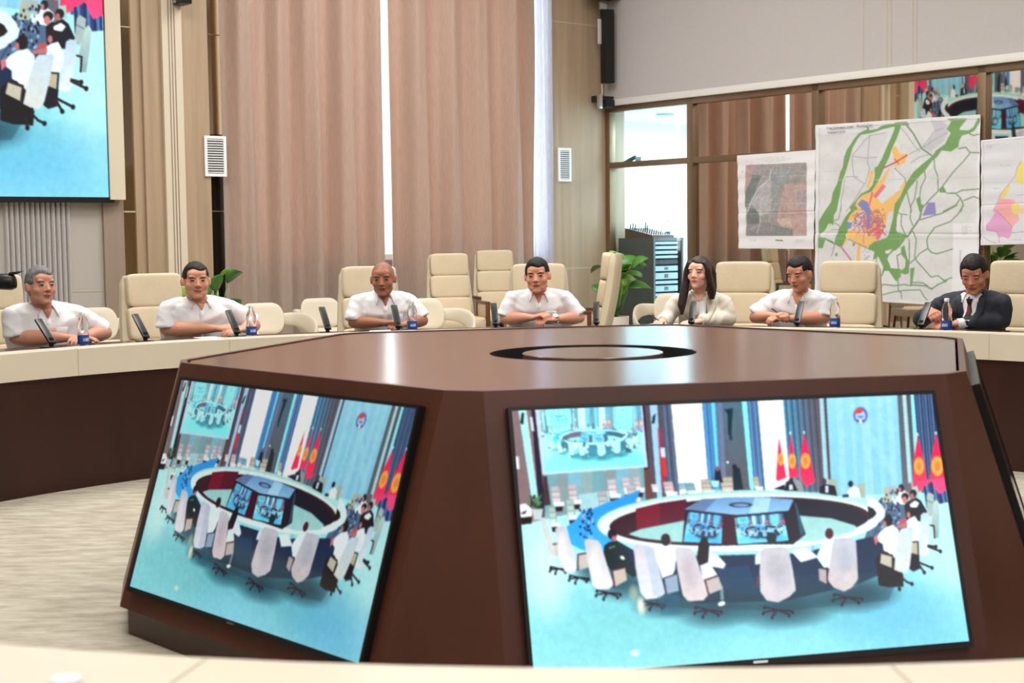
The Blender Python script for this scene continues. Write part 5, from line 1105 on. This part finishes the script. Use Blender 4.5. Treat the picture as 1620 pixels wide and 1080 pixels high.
    for i in range(len(co)):
        p = co[i]; ax_ = min(abs(p[0] - nb.x), .25); w = noise.noise(Vector((p[0] * 9 + sd_, p[1] * 9, p[2] * 5))) * .008 + (1 - abs(noise.noise(Vector((p[0] * 12 - p[2] * 9 * (1 if p[0] > nb.x else -1) + sd_, p[1] * 7, p[2] * 9)))) * 2) * .006
        co[i] = p + no[i] * w
    me.vertices.foreach_set('co', co.ravel()); me.update()
    bm_ = bmesh.new(); bm_.from_mesh(me); bvh = BVHTree.FromBMesh(bm_)
    def chest(x, z, off=.002):
        h = bvh.ray_cast(Vector((x, sy + .6, z)), Vector((0, -1, 0)), 1.0)
        return (h[0].y if h[0] else sy + .1) + off
    # V of skin at the collar
    vz = sp.get('vz', .095)
    def panel(name, pts2, m, off, nz_=6, th=.003):
        """a patch lying on the chest; pts2: list of rows (xl, xr, z)"""
        pm = MB(); rows = []
        for xl, xr, z in pts2: rows.append([Vector((lerp(xl, xr, j / nz_), chest(lerp(xl, xr, j / nz_), z, off), z)) for j in range(nz_ + 1)])
        for r in rows: pm.v += r
        for i in range(len(rows) - 1):
            for j in range(nz_): a = i * (nz_ + 1) + j; pm.f.append((a, a + 1, a + nz_ + 2, a + nz_ + 1)); pm.m.append(0)
        o = obj(name, pm, m, shirt, angle=180); s_ = o.modifiers.new('t', 'SOLIDIFY'); s_.thickness = th; return o
    cx = nb.x; zt_ = sz - .018
    def vee(ztop, zbot, w, n=7): return [(cx - w * (1 - k / n) - .001, cx + w * (1 - k / n) + .001, lerp(ztop, zbot, k / n)) for k in range(n + 1)]
    if long_ and sp.get('tie'):
        panel('shirt_front', vee(zt_ + .01, sz - .30, .060), 'white_shirt', .004)
    elif sp.get('blouse'):
        panel('blouse', [(cx - .045 - .02 * q, cx + .045 + .03 * q, lerp(zt_ - .012, sz - .32, q)) for q in [0, .15, .3, .5, .7, .85, 1]], 'white_shirt', .004)
        sk = panel('neckline', vee(zt_ + .012, sz - .060, .055), 'skin', .009); a2 = sk.data.color_attributes.new('Col', 'FLOAT_COLOR', 'POINT'); a2.data.foreach_set('color', [q for _ in sk.data.vertices for q in (*sp['skin'], 1)])
    else:
        sk = panel('open_neck', vee(zt_ + .012, sz - vz, .044), 'skin', .004); a2 = sk.data.color_attributes.new('Col', 'FLOAT_COLOR', 'POINT'); a2.data.foreach_set('color', [q for _ in sk.data.vertices for q in (*sp['skin'], 1)])
        panel('placket', [(cx - .015, cx + .015, z) for z in [sz - vz + .004 - .04 * q for q in range(7)]], cm, .002, 2, .002)
        for q in range(3):
            z = sz - vz - .03 - .085 * q; b = MB(); b.lathe([(.005, -.001), (.005, .002)], 10, (cx, chest(cx, z, .005), z), ax=(0, 1, 0)); obj('button', b, 'cap_white', shirt)
        if sp.get('pocket', 1): panel('pocket', [(cx - .125, cx - .045, z) for z in (sz - .15, sz - .19, sz - .24)], cm, .0025, 4, .002)
    # collar
    def collar(name, m, tipz, tipx, r0=.060, hgt=.024, drop=.034):
        pm = MB(); n = 22; top = []; bot = []; ncv = neck1 + Vector((0, 0, .03))
        for j in range(n + 1):
            f = j / n; a = R(28) + (2 * PI - R(56)) * f; q = abs(f - .5) * 2
            top.append(Vector((cx + math.sin(a) * r0 * .98, nb.y + math.cos(a) * r0 * 1.02 + .0, zt_ + hgt + .012 * (1 - q) - .014 * q)))
            e = max(0, (q - .72) / .28); bx = cx + math.sin(a) * (r0 + .034); by = nb.y + math.cos(a) * (r0 + .036)
            bz = zt_ - .004 - drop * q; 
            if e > 0:
                tx = cx + (1 if f < .5 else -1) * tipx; tz = sz - tipz; bx = lerp(bx, tx, e); bz = lerp(bz, tz, e); by = lerp(by, chest(tx, tz, .015), e)
            bot.append(Vector((bx, by, bz)))
        mid = [lerp(a, b, .35) + (a - Vector((cx, nb.y, a.z))).normalized() * .008 for a, b in zip(top, bot)]
        pm.v = top + mid + bot
        for rr in range(2):
            for j in range(n): a = rr * (n + 1) + j; pm.f.append((a, a + 1, a + n + 2, a + n + 1)); pm.m.append(0)
        o = obj(name, pm, m, shirt, angle=180); s_ = o.modifiers.new('t', 'SOLIDIFY'); s_.thickness = .004; s_.offset = 0
        return o
    if sp.get('tie'):
        collar('shirt_collar', 'white_shirt', .070, .045)
        panel('lapel', [(cx + lerp(.062, .004, q), cx + lerp(.105, .045, q) - .03 * max(0, q - .7), lerp(sz - .02, sz - .29, q)) for q in [k / 8 for k in range(9)]], cm, .008, 3, .004)
        panel('lapel', [(cx - lerp(.105, .045, q) + .03 * max(0, q - .7), cx - lerp(.062, .004, q), lerp(sz - .02, sz - .29, q)) for q in [k / 8 for k in range(9)]], cm, .008, 3, .004)
        tm = MB(); tm.tube([(cx, chest(cx, sz - .05, .012), sz - .042), (cx, chest(cx, sz - .068, .012), sz - .072)], [(.014, .022), (.010, .013)], 12, up=(0, 1, 0)); obj('tie_knot', tm, 'black_matte', shirt)
        panel('necktie', [(cx - w_, cx + w_, z) for w_, z in ((.011, sz - .07), (.016, sz - .12), (.020, sz - .18), (.024, sz - .25), (.026, sz - .33))], 'tie', .009, 3, .004)
        for s, E_, W_ in ((1, ER, WRr), (-1, EL, WL)):
            v = (W_ - E_); cf_ = MB(); cf_.tube([E_ + v * .86, E_ + v * 1.02], [(.034, .038), (.033, .037)], 16, up=(0, 0, 1)); obj('shirt_cuff', cf_, 'white_shirt', shirt)
    elif sp.get('blouse'):
        for s in (-1, 1):
            panel('lapel', [((cx + lerp(.058, .050, q), cx + lerp(.100, .062, q) + .03 * math.sin(PI * min(1, q * 1.4)), lerp(sz - .012, sz - .27, q)) if s > 0 else (cx - lerp(.100, .062, q) - .03 * math.sin(PI * min(1, q * 1.4)), cx - lerp(.058, .050, q), lerp(sz - .012, sz - .27, q))) for q in [k / 8 for k in range(9)]], 'linen_shaded', .012, 3, .005)
        nc = MB(); nc.tube([Vector((cx + math.sin(a) * .064, nb.y + math.cos(a) * .064, zt_ + .006)) for a in [R(30) + R(300) * k / 20 for k in range(21)]], [(.020, .005)] * 21, 8, up=(0, 0, 1)); obj('jacket_collar', nc, 'linen_shaded', shirt)
    else: collar('collar', cm, vz - .006, .064)
    if sp.get('watch'):
        E_, W_ = (EL, WL) if sp['watch'] < 0 else (ER, WRr); v = (W_ - E_).normalized(); q = W_ - v * .012
        wm = MB(); wm.tube([q - v * .009, q + v * .009], [(.028, .034), (.028, .034)], 18, up=(0, 0, 1)); wt = obj('wristwatch', wm, 'silver' if sp.get('wm', 1) else 'black', root); wf_ = MB(); up_ = Vector((0, .55, .8)).normalized(); wf_.lathe([(.019, 0), (.019, .006), (.015, .009)], 20, q + up_ * .029, ax=up_); obj('watch_face', wf_, 'cap_white', wt)
    bm_.free()
    return root, Wi
SK = lambda r, g, b: sr((min(255, r * 1.06), g * 1.05, b * 1.05))
D2 = (.02, .017, .016)
P1, W1 = person(dict(label='grey haired man in a white short sleeved shirt with forearms crossed at the left edge', tx=78, hx=64, hy=453, yaw=28, pitch=4, roll=-2, skin=SK(186, 134, 112), lip=SK(150, 92, 84), browc=SK(96, 84, 80), hair='short', hairm='hair_grey', line=.070, top=.007, quiff=.012, old=1, cloth='white_shirt', sz=.985, k=1.16, fat=1.14, jaw=1.12, fw=1.06, hs=.99, nk=1.12,
    er=(.30, .26, .80), el=(-.27, .24, .80), wr=(.02, .46, .79), wl=(-.06, .43, .79), hr_dir=((-.9, .35, 0), (0, 0, 1)), hl_dir=((.55, .7, 0), (0, .2, 1)), curl=(.25, .3), watch=-1, arm=1.15, seed=1, turn=-6))
P2, W2 = person(dict(label='broad man with short black hair in a white polo shirt, before the wooden columns', tx=317, hx=310, hy=444, yaw=8, pitch=-2, roll=0, skin=SK(196, 142, 116), lip=SK(160, 96, 86), browc=D2, hair='short', hairm='hair_black', line=.074, top=.004, cloth='white_shirt', sz=.985, k=1.18, fat=1.18, jaw=1.25, fw=1.1, nk=1.25, hs=.99, moustache=1,
    er=(.31, .24, .80), el=(-.29, .24, .80), wr=(.02, .42, .80), wl=(-.14, .43, .79), hr_dir=((-.85, .2, .12), (.0, .35, .9)), hl_dir=((.8, .4, 0), (0, .2, 1)), curl=(.45, .35), arm=1.15, vz=.085, seed=2, pocket=0))
P3, W3 = person(dict(label='bald man in a white shirt holding a pen in front of the curtains', tx=606, hx=606, hy=441, yaw=-8, pitch=-6, roll=2, skin=SK(156, 104, 82), lip=SK(122, 72, 62), browc=(.05, .04, .035), hair='shaved', hairm='hair_black', old=1, cloth='white_shirt', sz=.985, k=1.06, fat=1.02, hs=.97, jaw=1.1, fw=1.04, nk=1.0,
    er=(.25, .26, .80), el=(-.23, .26, .80), wr=(.06, .45, .80), wl=(-.08, .45, .79), hr_dir=((-.55, .5, .1), (-.2, .2, .9)), hl_dir=((.75, .6, 0), (0, .2, 1)), curl=(.8, .4), pen=1, arm=1.0, seed=3))
P4, W4 = person(dict(label='dark haired man in a white shirt with clasped hands mid row', tx=855, hx=850, hy=436, yaw=-8, pitch=-4, roll=3, skin=SK(204, 146, 122), lip=SK(168, 100, 90), browc=D2, hair='short', hairm='hair_black', line=.066, top=.008, quiff=.014, cloth='white_shirt', sz=.985, k=1.10, fat=1.08, hs=.99, jaw=1.2, fw=1.06, nk=1.15, hsz=1.0,
    er=(.26, .25, .80), el=(-.26, .25, .80), wr=(.075, .44, .815), wl=(-.075, .44, .80), hr_dir=((-.65, .5, .25), (.1, .2, 1)), hl_dir=((.7, .5, .05), (0, .2, 1)), curl=(.75, .55), watch=-1, arm=1.05, seed=4))
P5, W5 = person(dict(label='long haired woman in a cream linen jacket and white top holding a pen', tx=1110, hx=1106, hy=432, yaw=-26, pitch=3, roll=0, skin=SK(228, 178, 156), lip=SK(196, 108, 106), browc=(.06, .035, .03), hair='long', hairm='hair_brown', line=.074, top=.006, cloth='linen', long=True, blouse=1, sz=.955, k=.93, fat=.88, hs=.93, jaw=.86, fw=.93, nk=.84, arm=.85, hsz=.9, open=.0045,
    er=(.22, .25, .79), el=(-.20, .24, .79), wr=(.23, .47, .78), wl=(-.02, .44, .78), hr_dir=((.2, .9, .05), (0, .1, 1)), hl_dir=((.75, .6, 0), (0, .2, 1)), curl=(.75, .3), pen=1, cuff=.95, seed=5))
P6, W6 = person(dict(label='young black haired man in a white shirt looking down at his pen', tx=1262, hx=1265, hy=433, yaw=-34, pitch=-16, roll=2, skin=SK(200, 142, 116), lip=SK(160, 92, 82), browc=D2, hair='short', hairm='hair_black', line=.070, top=.008, quiff=.010, cloth='white_shirt', sz=.965, k=1.02, fat=.98, hs=.96, jaw=1.0, fw=1.0, nk=1.0, open=.0026,
    er=(.25, .26, .80), el=(-.22, .25, .80), wr=(.09, .44, .82), wl=(.0, .45, .80), hr_dir=((-.5, .45, .12), (-.1, .3, .9)), hl_dir=((.65, .4, .1), (0, .2, 1)), curl=(.85, .7), pen=1, seed=6))
P7, W7 = person(dict(label='young man in a dark suit with a dark red tie looking down', tx=1540, hx=1541, hy=434, yaw=-14, pitch=-22, roll=3, skin=SK(188, 128, 102), lip=SK(158, 88, 80), browc=D2, hair='short', hairm='hair_black', line=.060, top=.012, quiff=.012, cloth='suit', long=True, tie=1, sz=.965, k=1.08, fat=.98, hs=.99, open=.0022, cuff=.88,
    er=(.27, .22, .80), el=(-.25, .22, .80), wr=(.16, .43, .86), wl=(-.03, .44, .785), hr_dir=((-.35, .45, -.1), (.3, .3, .8)), hl_dir=((.7, .5, 0), (0, .2, 1)), curl=(.8, .35), pen=1, seed=7))

# ================================================================== THINGS ON THE DESK
mic = thing('desk_microphone', 'x', 'microphone')
mb = MB(); mb.box((0, 0, .012), (.075, .11, .024)); obj('base', mb, 'mic_black', mic, bevel=.005)
mb = MB(); mb.box((0, -.012, .045), (.022, .02, .06)); obj('stem', mb, 'mic_black', mic, bevel=.003)
mb = MB(); rot = RX(-50) ; mb.box(Vector((0, -.02, .05)) + rot @ Vector((0, 0, .09)), (.042, .016, .205), rot); arm = obj('capsule_bar', mb, 'mic_black', mic, bevel=.003)
mb = MB(); mb.box(Vector((0, -.02, .05)) + rot @ Vector((0, .009, .03)), (.006, .002, .012), rot); obj('indicator', mb, 'silver', arm)
ML = [(76, 'left of the grey haired man\'s bottle'), (226, 'between the first two men, on the free stretch of desk'), (371, 'in front of the man before the wooden columns'), (516, 'left of the bald man'), (628, 'in front of the bald man, left of his bottle'), (783, 'left of the man with clasped hands'), (943, 'right of the man with clasped hands'), (1094, 'in front of the long haired woman'), (1262, 'in front of the young man holding a pen'), (1459, 'left of the man in the dark suit')]
def outward(o, px, r, z, turn=0.0):
    p = at_ring(px, r, z); o.location = p; o.rotation_euler = (0, 0, math.atan2(p.y, p.x) + PI / 2 + PI + R(turn))
    return o
for i, (px, w) in enumerate(ML):
    o = mic if i == 0 else dup(mic); outward(o, px, 4.02, .7405); o['label'] = 'black slab desk microphone ' + w; o['group'] = 'desk microphones'
def bottle_make():
    t = thing('water_bottle', 'x', 'bottle')
    mb = MB(); mb.lathe([(.020, .0), (.030, .002), (.032, .012), (.031, .06), (.0325, .085), (.029, .105), (.0325, .125), (.031, .145), (.022, .172), (.0125, .187), (.0125, .2)], 28); obj('bottle_body', mb, 'pet', t)
    mb = MB(); mb.lathe([(.0330, .022), (.0335, .024), (.0335, .072), (.0330, .074)], 28, cap=False); lb = obj('paper_label', mb, 'water_label', t)
    for k in range(5):
        a0 = -PI / 2 - .5 + k * .22; m2 = MB(); m2.tube([Vector((.0342 * math.cos(a), .0342 * math.sin(a), z)) for a, z in ((a0, .040), (a0 + .05, .060), (a0 + .1, .042), (a0 + .16, .056))], .0018, 5)
        if k == 0: acc = m2
        else: acc.add(m2.v, m2.f)
    obj('label_lettering', acc, 'cap_white', lb)
    mb = MB(); mb.lathe([(.0145, .19), (.0155, .192), (.0155, .208), (.0135, .211)], 20); obj('cap', mb, 'cap_white', t); return t
bt = bottle_make()
BL_ = [(129, 4.03, 'beside the grey haired man\'s wrist'), (396, 4.03, 'right of the man before the wooden columns'), (651, 4.03, 'at the bald man\'s left hand'), (1321, 4.03, 'right of the young man holding a pen'), (1498, 4.0, 'in front of the man in the dark suit')]
for i, (px, r, w) in enumerate(BL_):
    o = bt if i == 0 else dup(bt); outward(o, px, r, .7405); o['label'] = 'clear water bottle with blue label ' + w; o['group'] = 'water bottles'
o = dup(bt); p = at_z(104, 1075, .95); o.location = (p.x, p.y, .74); o['label'] = 'blurred water bottle at the bottom left corner, only its cap in view'; o['group'] = 'water bottles'
def pen(name, a, b, label, m='black'):
    a, b = Vector(a), Vector(b); mb = MB(); mb.tube([a, a + (b - a) * .1, b], [.0012, .0042, .0045], 8); return tag(obj(name, mb, m), label, 'pen')
def pxl(px, py, r):  # a point on the line of sight at radius r
    return at_ring(px, r, None, py)
pen('pen', pxl(1043, 507, 4.30), pxl(1027, 498, 4.36), 'black pen in the hand of the long haired woman')
pen('pen', pxl(1240, 501, 4.42), pxl(1221, 488, 4.46), 'slim pen held by the young man looking down in white')
pen('pen', pxl(614, 516, 4.40), pxl(600, 514, 4.44), 'black pen held by the bald man')
pen('pen', pxl(1503, 503, 4.36), pxl(1513, 505, 4.38), 'pen in the raised hand of the man in the dark suit')
for px, py, l, sz_ in ((610, 519, 'white paper under the bald man\'s hand', (.16, .2)), (330, 536, 'sheet of paper before the man by the wooden columns', (.2, .14))):
    p = at_ring(px, 4.26); mb = MB(); mb.box((0, 0, .001), (*sz_, .002)); o = obj('paper_sheet', mb, 'paper'); o.location = (p.x, p.y, .7405); o.rotation_euler = (0, 0, math.atan2(p.y, p.x) + .1); tag(o, l, 'paper')

# ================================================================== PLANTS
def leaf(mb, base, d, L, w, droop=.3, mi=0, roll=0.0):
    d = Vector(d).normalized(); side = d.cross(Vector((0, 0, 1)));
    if side.length < .1: side = Vector((1, 0, 0))
    side = (Matrix.Rotation(roll, 3, d) @ side.normalized()); up = side.cross(d); n = 8; pts = []
    for i in range(n + 1):
        t = i / n; c = Vector(base) + d * L * t - Vector((0, 0, 1)) * droop * L * t * t; ww = w * math.sin(PI * min(1, t * .96 + .03)) ** .75
        pts += [c - side * ww + up * ww * .35, c, c + side * ww + up * ww * .35]
    b = len(mb.v); mb.v += pts
    for i in range(n):
        for j in range(2): a = b + i * 3 + j; mb.f.append((a, a + 1, a + 4, a + 3)); mb.m.append(mi)
def plant(loc, label, h, leaves, pot_h=.42, pot_r=.17, seed=1, sprd=1.0):
    t = thing('potted_plant', label, 'plant', loc); rnd = random.Random(seed)
    mb = MB(); mb.lathe([(pot_r * .72, 0), (pot_r * .78, .01), (pot_r, pot_h), (pot_r * .93, pot_h), (pot_r * .9, pot_h - .04), (.01, pot_h - .04)], 28); obj('pot', mb, 'pot', t)
    mb = MB(); mb.lathe([(pot_r * .9, pot_h - .05), (pot_r * .9, pot_h - .03)], 20); obj('soil', mb, 'soil', t)
    for k in range(leaves):
        a = rnd.uniform(0, 2 * PI); z1 = pot_h + (h - pot_h) * (.30 + .55 * rnd.random()); tip = Vector((math.cos(a) * rnd.uniform(.04, .17), math.sin(a) * rnd.uniform(.04, .17), z1)); m = MB()
        m.tube([(rnd.uniform(-.04, .04), rnd.uniform(-.04, .04), pot_h - .04), tip * .5 + Vector((0, 0, pot_h * .4)), tip], [.007, .006, .004], 6)
        dz = rnd.uniform(.1, 1.6) / sprd ** 2; leaf(m, tip * 1.0, (math.cos(a), math.sin(a), dz), rnd.uniform(.20, .32) * (.5 + .5 * sprd), rnd.uniform(.055, .085), rnd.uniform(.15, .5), roll=rnd.uniform(-.9, .9))
        o = obj('leaf', m, 'leaf_light' if k % 4 == 0 else 'leaf', t, angle=180); sd = o.modifiers.new('t', 'SOLIDIFY'); sd.thickness = .0015
    return t
pz = flat(972, 13.2); plant(pz, 'potted plant with large green leaves in a white pot beside the grey equipment rack', 1.22, 20, .62, .13, 4)
pz = flat(332, 11.6); plant(pz, 'green leafy plant behind the man before the wooden columns', 1.14, 18, .5, .16, 11, .7)

# ================================================================== WALL FITTINGS
def grille(px, py0, py1, w, label, off=.0):
    t = thing('air_vent', label, 'vent', group=None); s, z1 = sF(px, py0, off + .01); z0 = sF(px, py1, off + .01)[1]
    m = MB(); b = .028
    m.slab(wF, s - w / 2, s + w / 2, z0, z0 + b, off, off + .018); m.slab(wF, s - w / 2, s + w / 2, z1 - b, z1, off, off + .018); m.slab(wF, s - w / 2, s - w / 2 + b, z0 + b, z1 - b, off, off + .018); m.slab(wF, s + w / 2 - b, s + w / 2, z0 + b, z1 - b, off, off + .018); obj('vent_frame', m, 'cap_white', t, smooth=False)
    m = MB(); m.slab(wF, s - w / 2 + b, s + w / 2 - b, z0 + b, z1 - b, off, off + .002); obj('backing', m, 'rack_grey', t, smooth=False)
    m = MB(); n = 14
    for k in range(n):
        z = z0 + b + (z1 - z0 - 2 * b) * (k + .5) / n; m.slab(wF, s - w / 2 + b, s + w / 2 - b, z - .005, z + .005, off + .004, off + .016)
    obj('slats', m, 'cap_white', t, smooth=False); return t
grille(340, 215, 279, .235, 'white louvred air vent between the wooden column and the left curtain', .085)
grille(893, 234, 287, .20, 'white louvred air vent on the wood wall near the control room', 0)
# line array loudspeaker and brackets in the corner
def blk(name, px0, px1, py0, py1, depth, m, parent=None, off=.02, bevel=.008, fn=None):
    a, z1 = sF(px0, py0, off); b, z0 = sF(px1, py1, off); mb = MB(); mb.slab(wF, min(a, b), max(a, b), z0, z1, off - .01, off + depth); return obj(name, mb, m, parent, bevel=bevel)
t = thing('column_loudspeaker', 'tall slim black loudspeaker hanging in the corner above the control room window', 'speaker'); blk('cabinet', 950, 962, 16, 133, .12, 'black', t, .14); blk('bracket', 946, 950, 30, 70, .02, 'cable', t, .14, .002)
m_ = MB(); q0 = on_plane(952, 133, A0 + NF * .18, NF); q1 = on_plane(949, 158, A0 + NF * .12, NF); m_.tube([q0, (q0 + q1) / 2 + Vector((.02, 0, 0)), q1], .008, 8); obj('cable', m_, 'cable', t)
t = thing('corner_camera', 'small black camera on a bracket below the column loudspeaker', 'camera'); blk('bracket', 936, 968, 152, 164, .10, 'black_matte', t, .06); blk('camera_body', 948, 962, 158, 172, .12, 'black', t, .12); blk('plate', 945, 950, 150, 172, .04, 'metal', t, .2, .003)
t = thing('wall_loudspeaker', 'black loudspeaker cut by the top edge above the corner', 'speaker'); blk('cabinet', 924, 970, -40, 3, .22, 'black', t, .10); blk('mount', 948, 958, 3, 16, .03, 'metal', t, .16, .003); blk('grille_cloth', 930, 964, -36, 0, .01, 'black_matte', t, .33, .002)
t = thing('column_speaker', 'black loudspeaker at the top of the cream striped column', 'speaker'); blk('cabinet', 274, 291, -50, 10, .18, 'black', t, .14); blk('bracket', 271, 277, -50, 6, .06, 'metal', t, .13, .003)

# ================================================================== CONTROL ROOM
def rk(name, px0, px1, py0, py1, off0, off1, m, parent, bevel=.004):
    a, z1 = sR(px0, py0, off1); b, z0 = sR(px1, py1, off1); mb = MB(); mb.slab(wR, min(a, b), max(a, b), max(z0, 0), z1, off0, off1); return obj(name, mb, m, parent, bevel=bevel)
rack = thing('equipment_rack', 'grey equipment rack full of audio units behind the glass of the control room', 'rack')
z1_ = sR(1034, 376, -.3)[1]
pc_ = at_d(1034, 400, 17.3); pc_.z = 0; cr2 = Vector((cR.x, cR.y, 0)).normalized(); cf2 = Vector((cF.x, cF.y, 0)).normalized()
fx = cr2 * math.cos(R(38)) + cf2 * math.sin(R(38)); sidev = -cr2 * math.sin(R(38)) + cf2 * math.cos(R(38)); Wf = .50; Ls = .62; zR = at_d(1034, 376, 17.3).z
def rp(u, v, z): return pc_ + fx * u + sidev * v + Vector((0, 0, z))
mb = MB(); th = .03
for (u0, u1, v0, v1, z0_, z1q) in ((0, th, 0, Ls, 0, zR), (Wf - th, Wf, 0, Ls, 0, zR), (th, Wf - th, 0, Ls, zR - .04, zR), (th, Wf - th, 0, Ls, 0, .06), (th, Wf - th, Ls - .03, Ls, .06, zR - .04)):
    mb.hexa([rp(u0, v0, z0_), rp(u1, v0, z0_), rp(u1, v1, z0_), rp(u0, v1, z0_), rp(u0, v0, z1q), rp(u1, v0, z1q), rp(u1, v1, z1q), rp(u0, v1, z1q)])
obj('cabinet', mb, 'rack_grey', rack, smooth=False)
zz = zR - .05; un = [(.03, 'rack_unit'), (.035, 'rack_unit'), (.035, 'rack_unit'), (.03, 'rack_unit'), (.05, 'rack_dark'), (.06, 'rack_unit'), (.075, 'rack_unit'), (.035, 'rack_unit'), (.07, 'rack_unit'), (.035, 'rack_unit'), (.07, 'rack_dark'), (.04, 'rack_unit'), (.08, 'rack_unit')]
for i, (h_, m) in enumerate(un):
    mb = MB(); z0_ = zz - h_; a, b = th + .005, Wf - th - .05
    mb.hexa([rp(a, .02, z0_), rp(b, .02, z0_), rp(b, .4, z0_), rp(a, .4, z0_), rp(a, .02, zz), rp(b, .02, zz), rp(b, .4, zz), rp(a, .4, zz)]); u_ = obj('rack_unit', mb, m, rack, smooth=False)
    if i in (5, 6, 8):
        mb = MB(); c_ = (a + b) / 2; mb.hexa([rp(c_ - .03, .016, z0_ + .015), rp(c_ + .03, .016, z0_ + .015), rp(c_ + .03, .02, z0_ + .015), rp(c_ - .03, .02, z0_ + .015), rp(c_ - .03, .016, zz - .015), rp(c_ + .03, .016, zz - .015), rp(c_ + .03, .02, zz - .015), rp(c_ - .03, .02, zz - .015)]); obj('panel_display', mb, 'rack_grey', u_, smooth=False)
    if i == 9:
        mb = MB(); c_ = (a + b) / 2; q = rp(c_, .014, (z0_ + zz) / 2); mb.ell(q, (.012, .006, .006), 8); obj('led', mb, 'pink_led', u_)
    zz -= h_ + .022
mx_ = thing('mixing_console', 'brown audio mixing console with faders standing on the equipment rack', 'mixer')
mb = MB(); a0, a1 = .0, Wf * .72; pr = [(.02, 0), (.02, .03), (.5, .12), (.5, 0)]
mb.add([rp(a0, v, zR + z) for v, z in pr] + [rp(a1, v, zR + z) for v, z in pr], [(0, 1, 2, 3), (7, 6, 5, 4), (0, 4, 5, 1), (1, 5, 6, 2), (2, 6, 7, 3), (3, 7, 4, 0)]); obj('housing', mb, 'walnut', mx_, smooth=False)
mb = MB(); rnd = random.Random(2)
for i in range(9):
    for j in range(6):
        q = rp(a0 + (a1 - a0) * (i + .6) / 9.6, .06 + j * .075, zR + .036 + .014 * j); mb.tube([q, q + Vector((0, 0, .018))], .006, 6)
obj('knobs', mb, 'rack_dark', mx_); mx_.children[-1]['kind'] = 'stuff'
mb = MB()
for q_, h_ in ((.05, .06), (.09, .07), (.13, .06), (.30, .08), (.33, .05)): q = rp(q_, .46, zR + .11); mb.tube([q, q + Vector((.006, 0, h_))], .008, 6)
obj('plugs', mb, 'black', mx_)
o = dup(bt); q = rp(Wf * .84, .18, zR); o.location = (q.x, q.y, zR); o['label'] = 'water bottle on top of the equipment rack beside the mixing console'; del o['group']
t = thing('green_tool', 'small dark green thing with a tail on the window bar of the control room', 'tool'); pz_ = sR(992, 250, -.08)
mb = MB(); q = wR(pz_[0], zm + .06, -.13); mb.tube([q - DR * .10 - Vector((0, 0, .02)), q, q + DR * .09 + Vector((0, 0, .03)), q + DR * .13], [.012, .028, .026, .012], 10); obj('body', mb, 'green_plastic', t)
mb = MB(); mb.box(wR(sR(1007, 250, -.1)[0], zm + .06, -.13), (.07, .05, .07)); tag(obj('grey_box', mb, 'rack_unit', bevel=.005), 'little grey box beside the green tool behind the control room glass', 'box')
mb = MB(); w = mb.slab(wR, -.5, xs[1] + .3, zm - .02, zm + .022, -.22, -.09); struct('trim_19', w, 'bronze_frame', smooth=False)
# smoke detector seen through the pane
mb = MB(); q = wR(sR(1052, 170, -1.6)[0], zTop - .002, -1.6); mb.lathe([(.10, -.03), (.12, -.02), (.12, 0)], 20, q); tag(obj('ceiling_speaker', mb, 'rack_unit'), 'round disc on the ceiling of the bright control room', 'speaker')
# video camera at the left edge
t = thing('video_camera', 'black video camera poking in at the left edge before the grey haired man\'s chair', 'camera'); q = at_d(-8, 445, 8.75)
mb = MB(); mb.tube([q, q + cR * .10 + Vector((0, 0, -.003)), q + cR * .12], [.048, .05, .042], 20); mb.box(q - cR * .18, (.30, .12, .12)); obj('camera_body', mb, 'black', t, bevel=.004)
mb = MB(); mb.hexa([q + cR * .09 + Vector((0, .03, .045)), q + cR * .12 + Vector((0, .03, .04)), q + cR * .12 + Vector((0, -.03, .04)), q + cR * .09 + Vector((0, -.03, .045)), q + cR * .10 + Vector((0, .03, .056)), q + cR * .165 + Vector((0, .03, .062)), q + cR * .165 + Vector((0, -.03, .062)), q + cR * .10 + Vector((0, -.03, .056))]); obj('lens_hood', mb, 'black_matte', t, bevel=.002)
mb = MB(); mb.tube([q - cR * .2 + Vector((0, 0, -.05)), q - cR * .22 + Vector((0, 0, -.095))], [.012, .02], 10); h_ = obj('tripod_head', mb, 'metal', t)
for k in range(3):
    a = 2 * PI * k / 3 + .5; mb = MB(); e = q - cR * .22 + Vector((0, 0, -.09)); mb.tube([e, Vector((e.x + .16 * math.cos(a), e.y + .16 * math.sin(a), .0))], [.014, .01], 8); obj('leg', mb, 'black', t)
# ceiling lamps
for i, l in enumerate([o for o in bpy.data.objects if o.type == 'LIGHT' and o.name.startswith('ceiling_light')]):
    p = l.location; t = thing('ceiling_lamp', 'square ceiling lamp panel', 'lamp', (p.x, p.y, CEIL), 0, 'ceiling lamp panels'); mb = MB(); w_ = l.data.size
    for a, b, c_, d_ in ((0, w_ / 2 + .03, w_ + .12, .06), (0, -w_ / 2 - .03, w_ + .12, .06), (w_ / 2 + .03, 0, .06, w_), (-w_ / 2 - .03, 0, .06, w_)): mb.box((a, b, -.03), (c_, d_, .06))
    obj('lamp_frame', mb, 'white_trim', t, smooth=False); mb = MB(); mb.box((0, 0, -.01), (w_, w_, .02)); obj('diffuser', mb, 'lamp_panel', t, smooth=False)
bpy.context.view_layer.update()
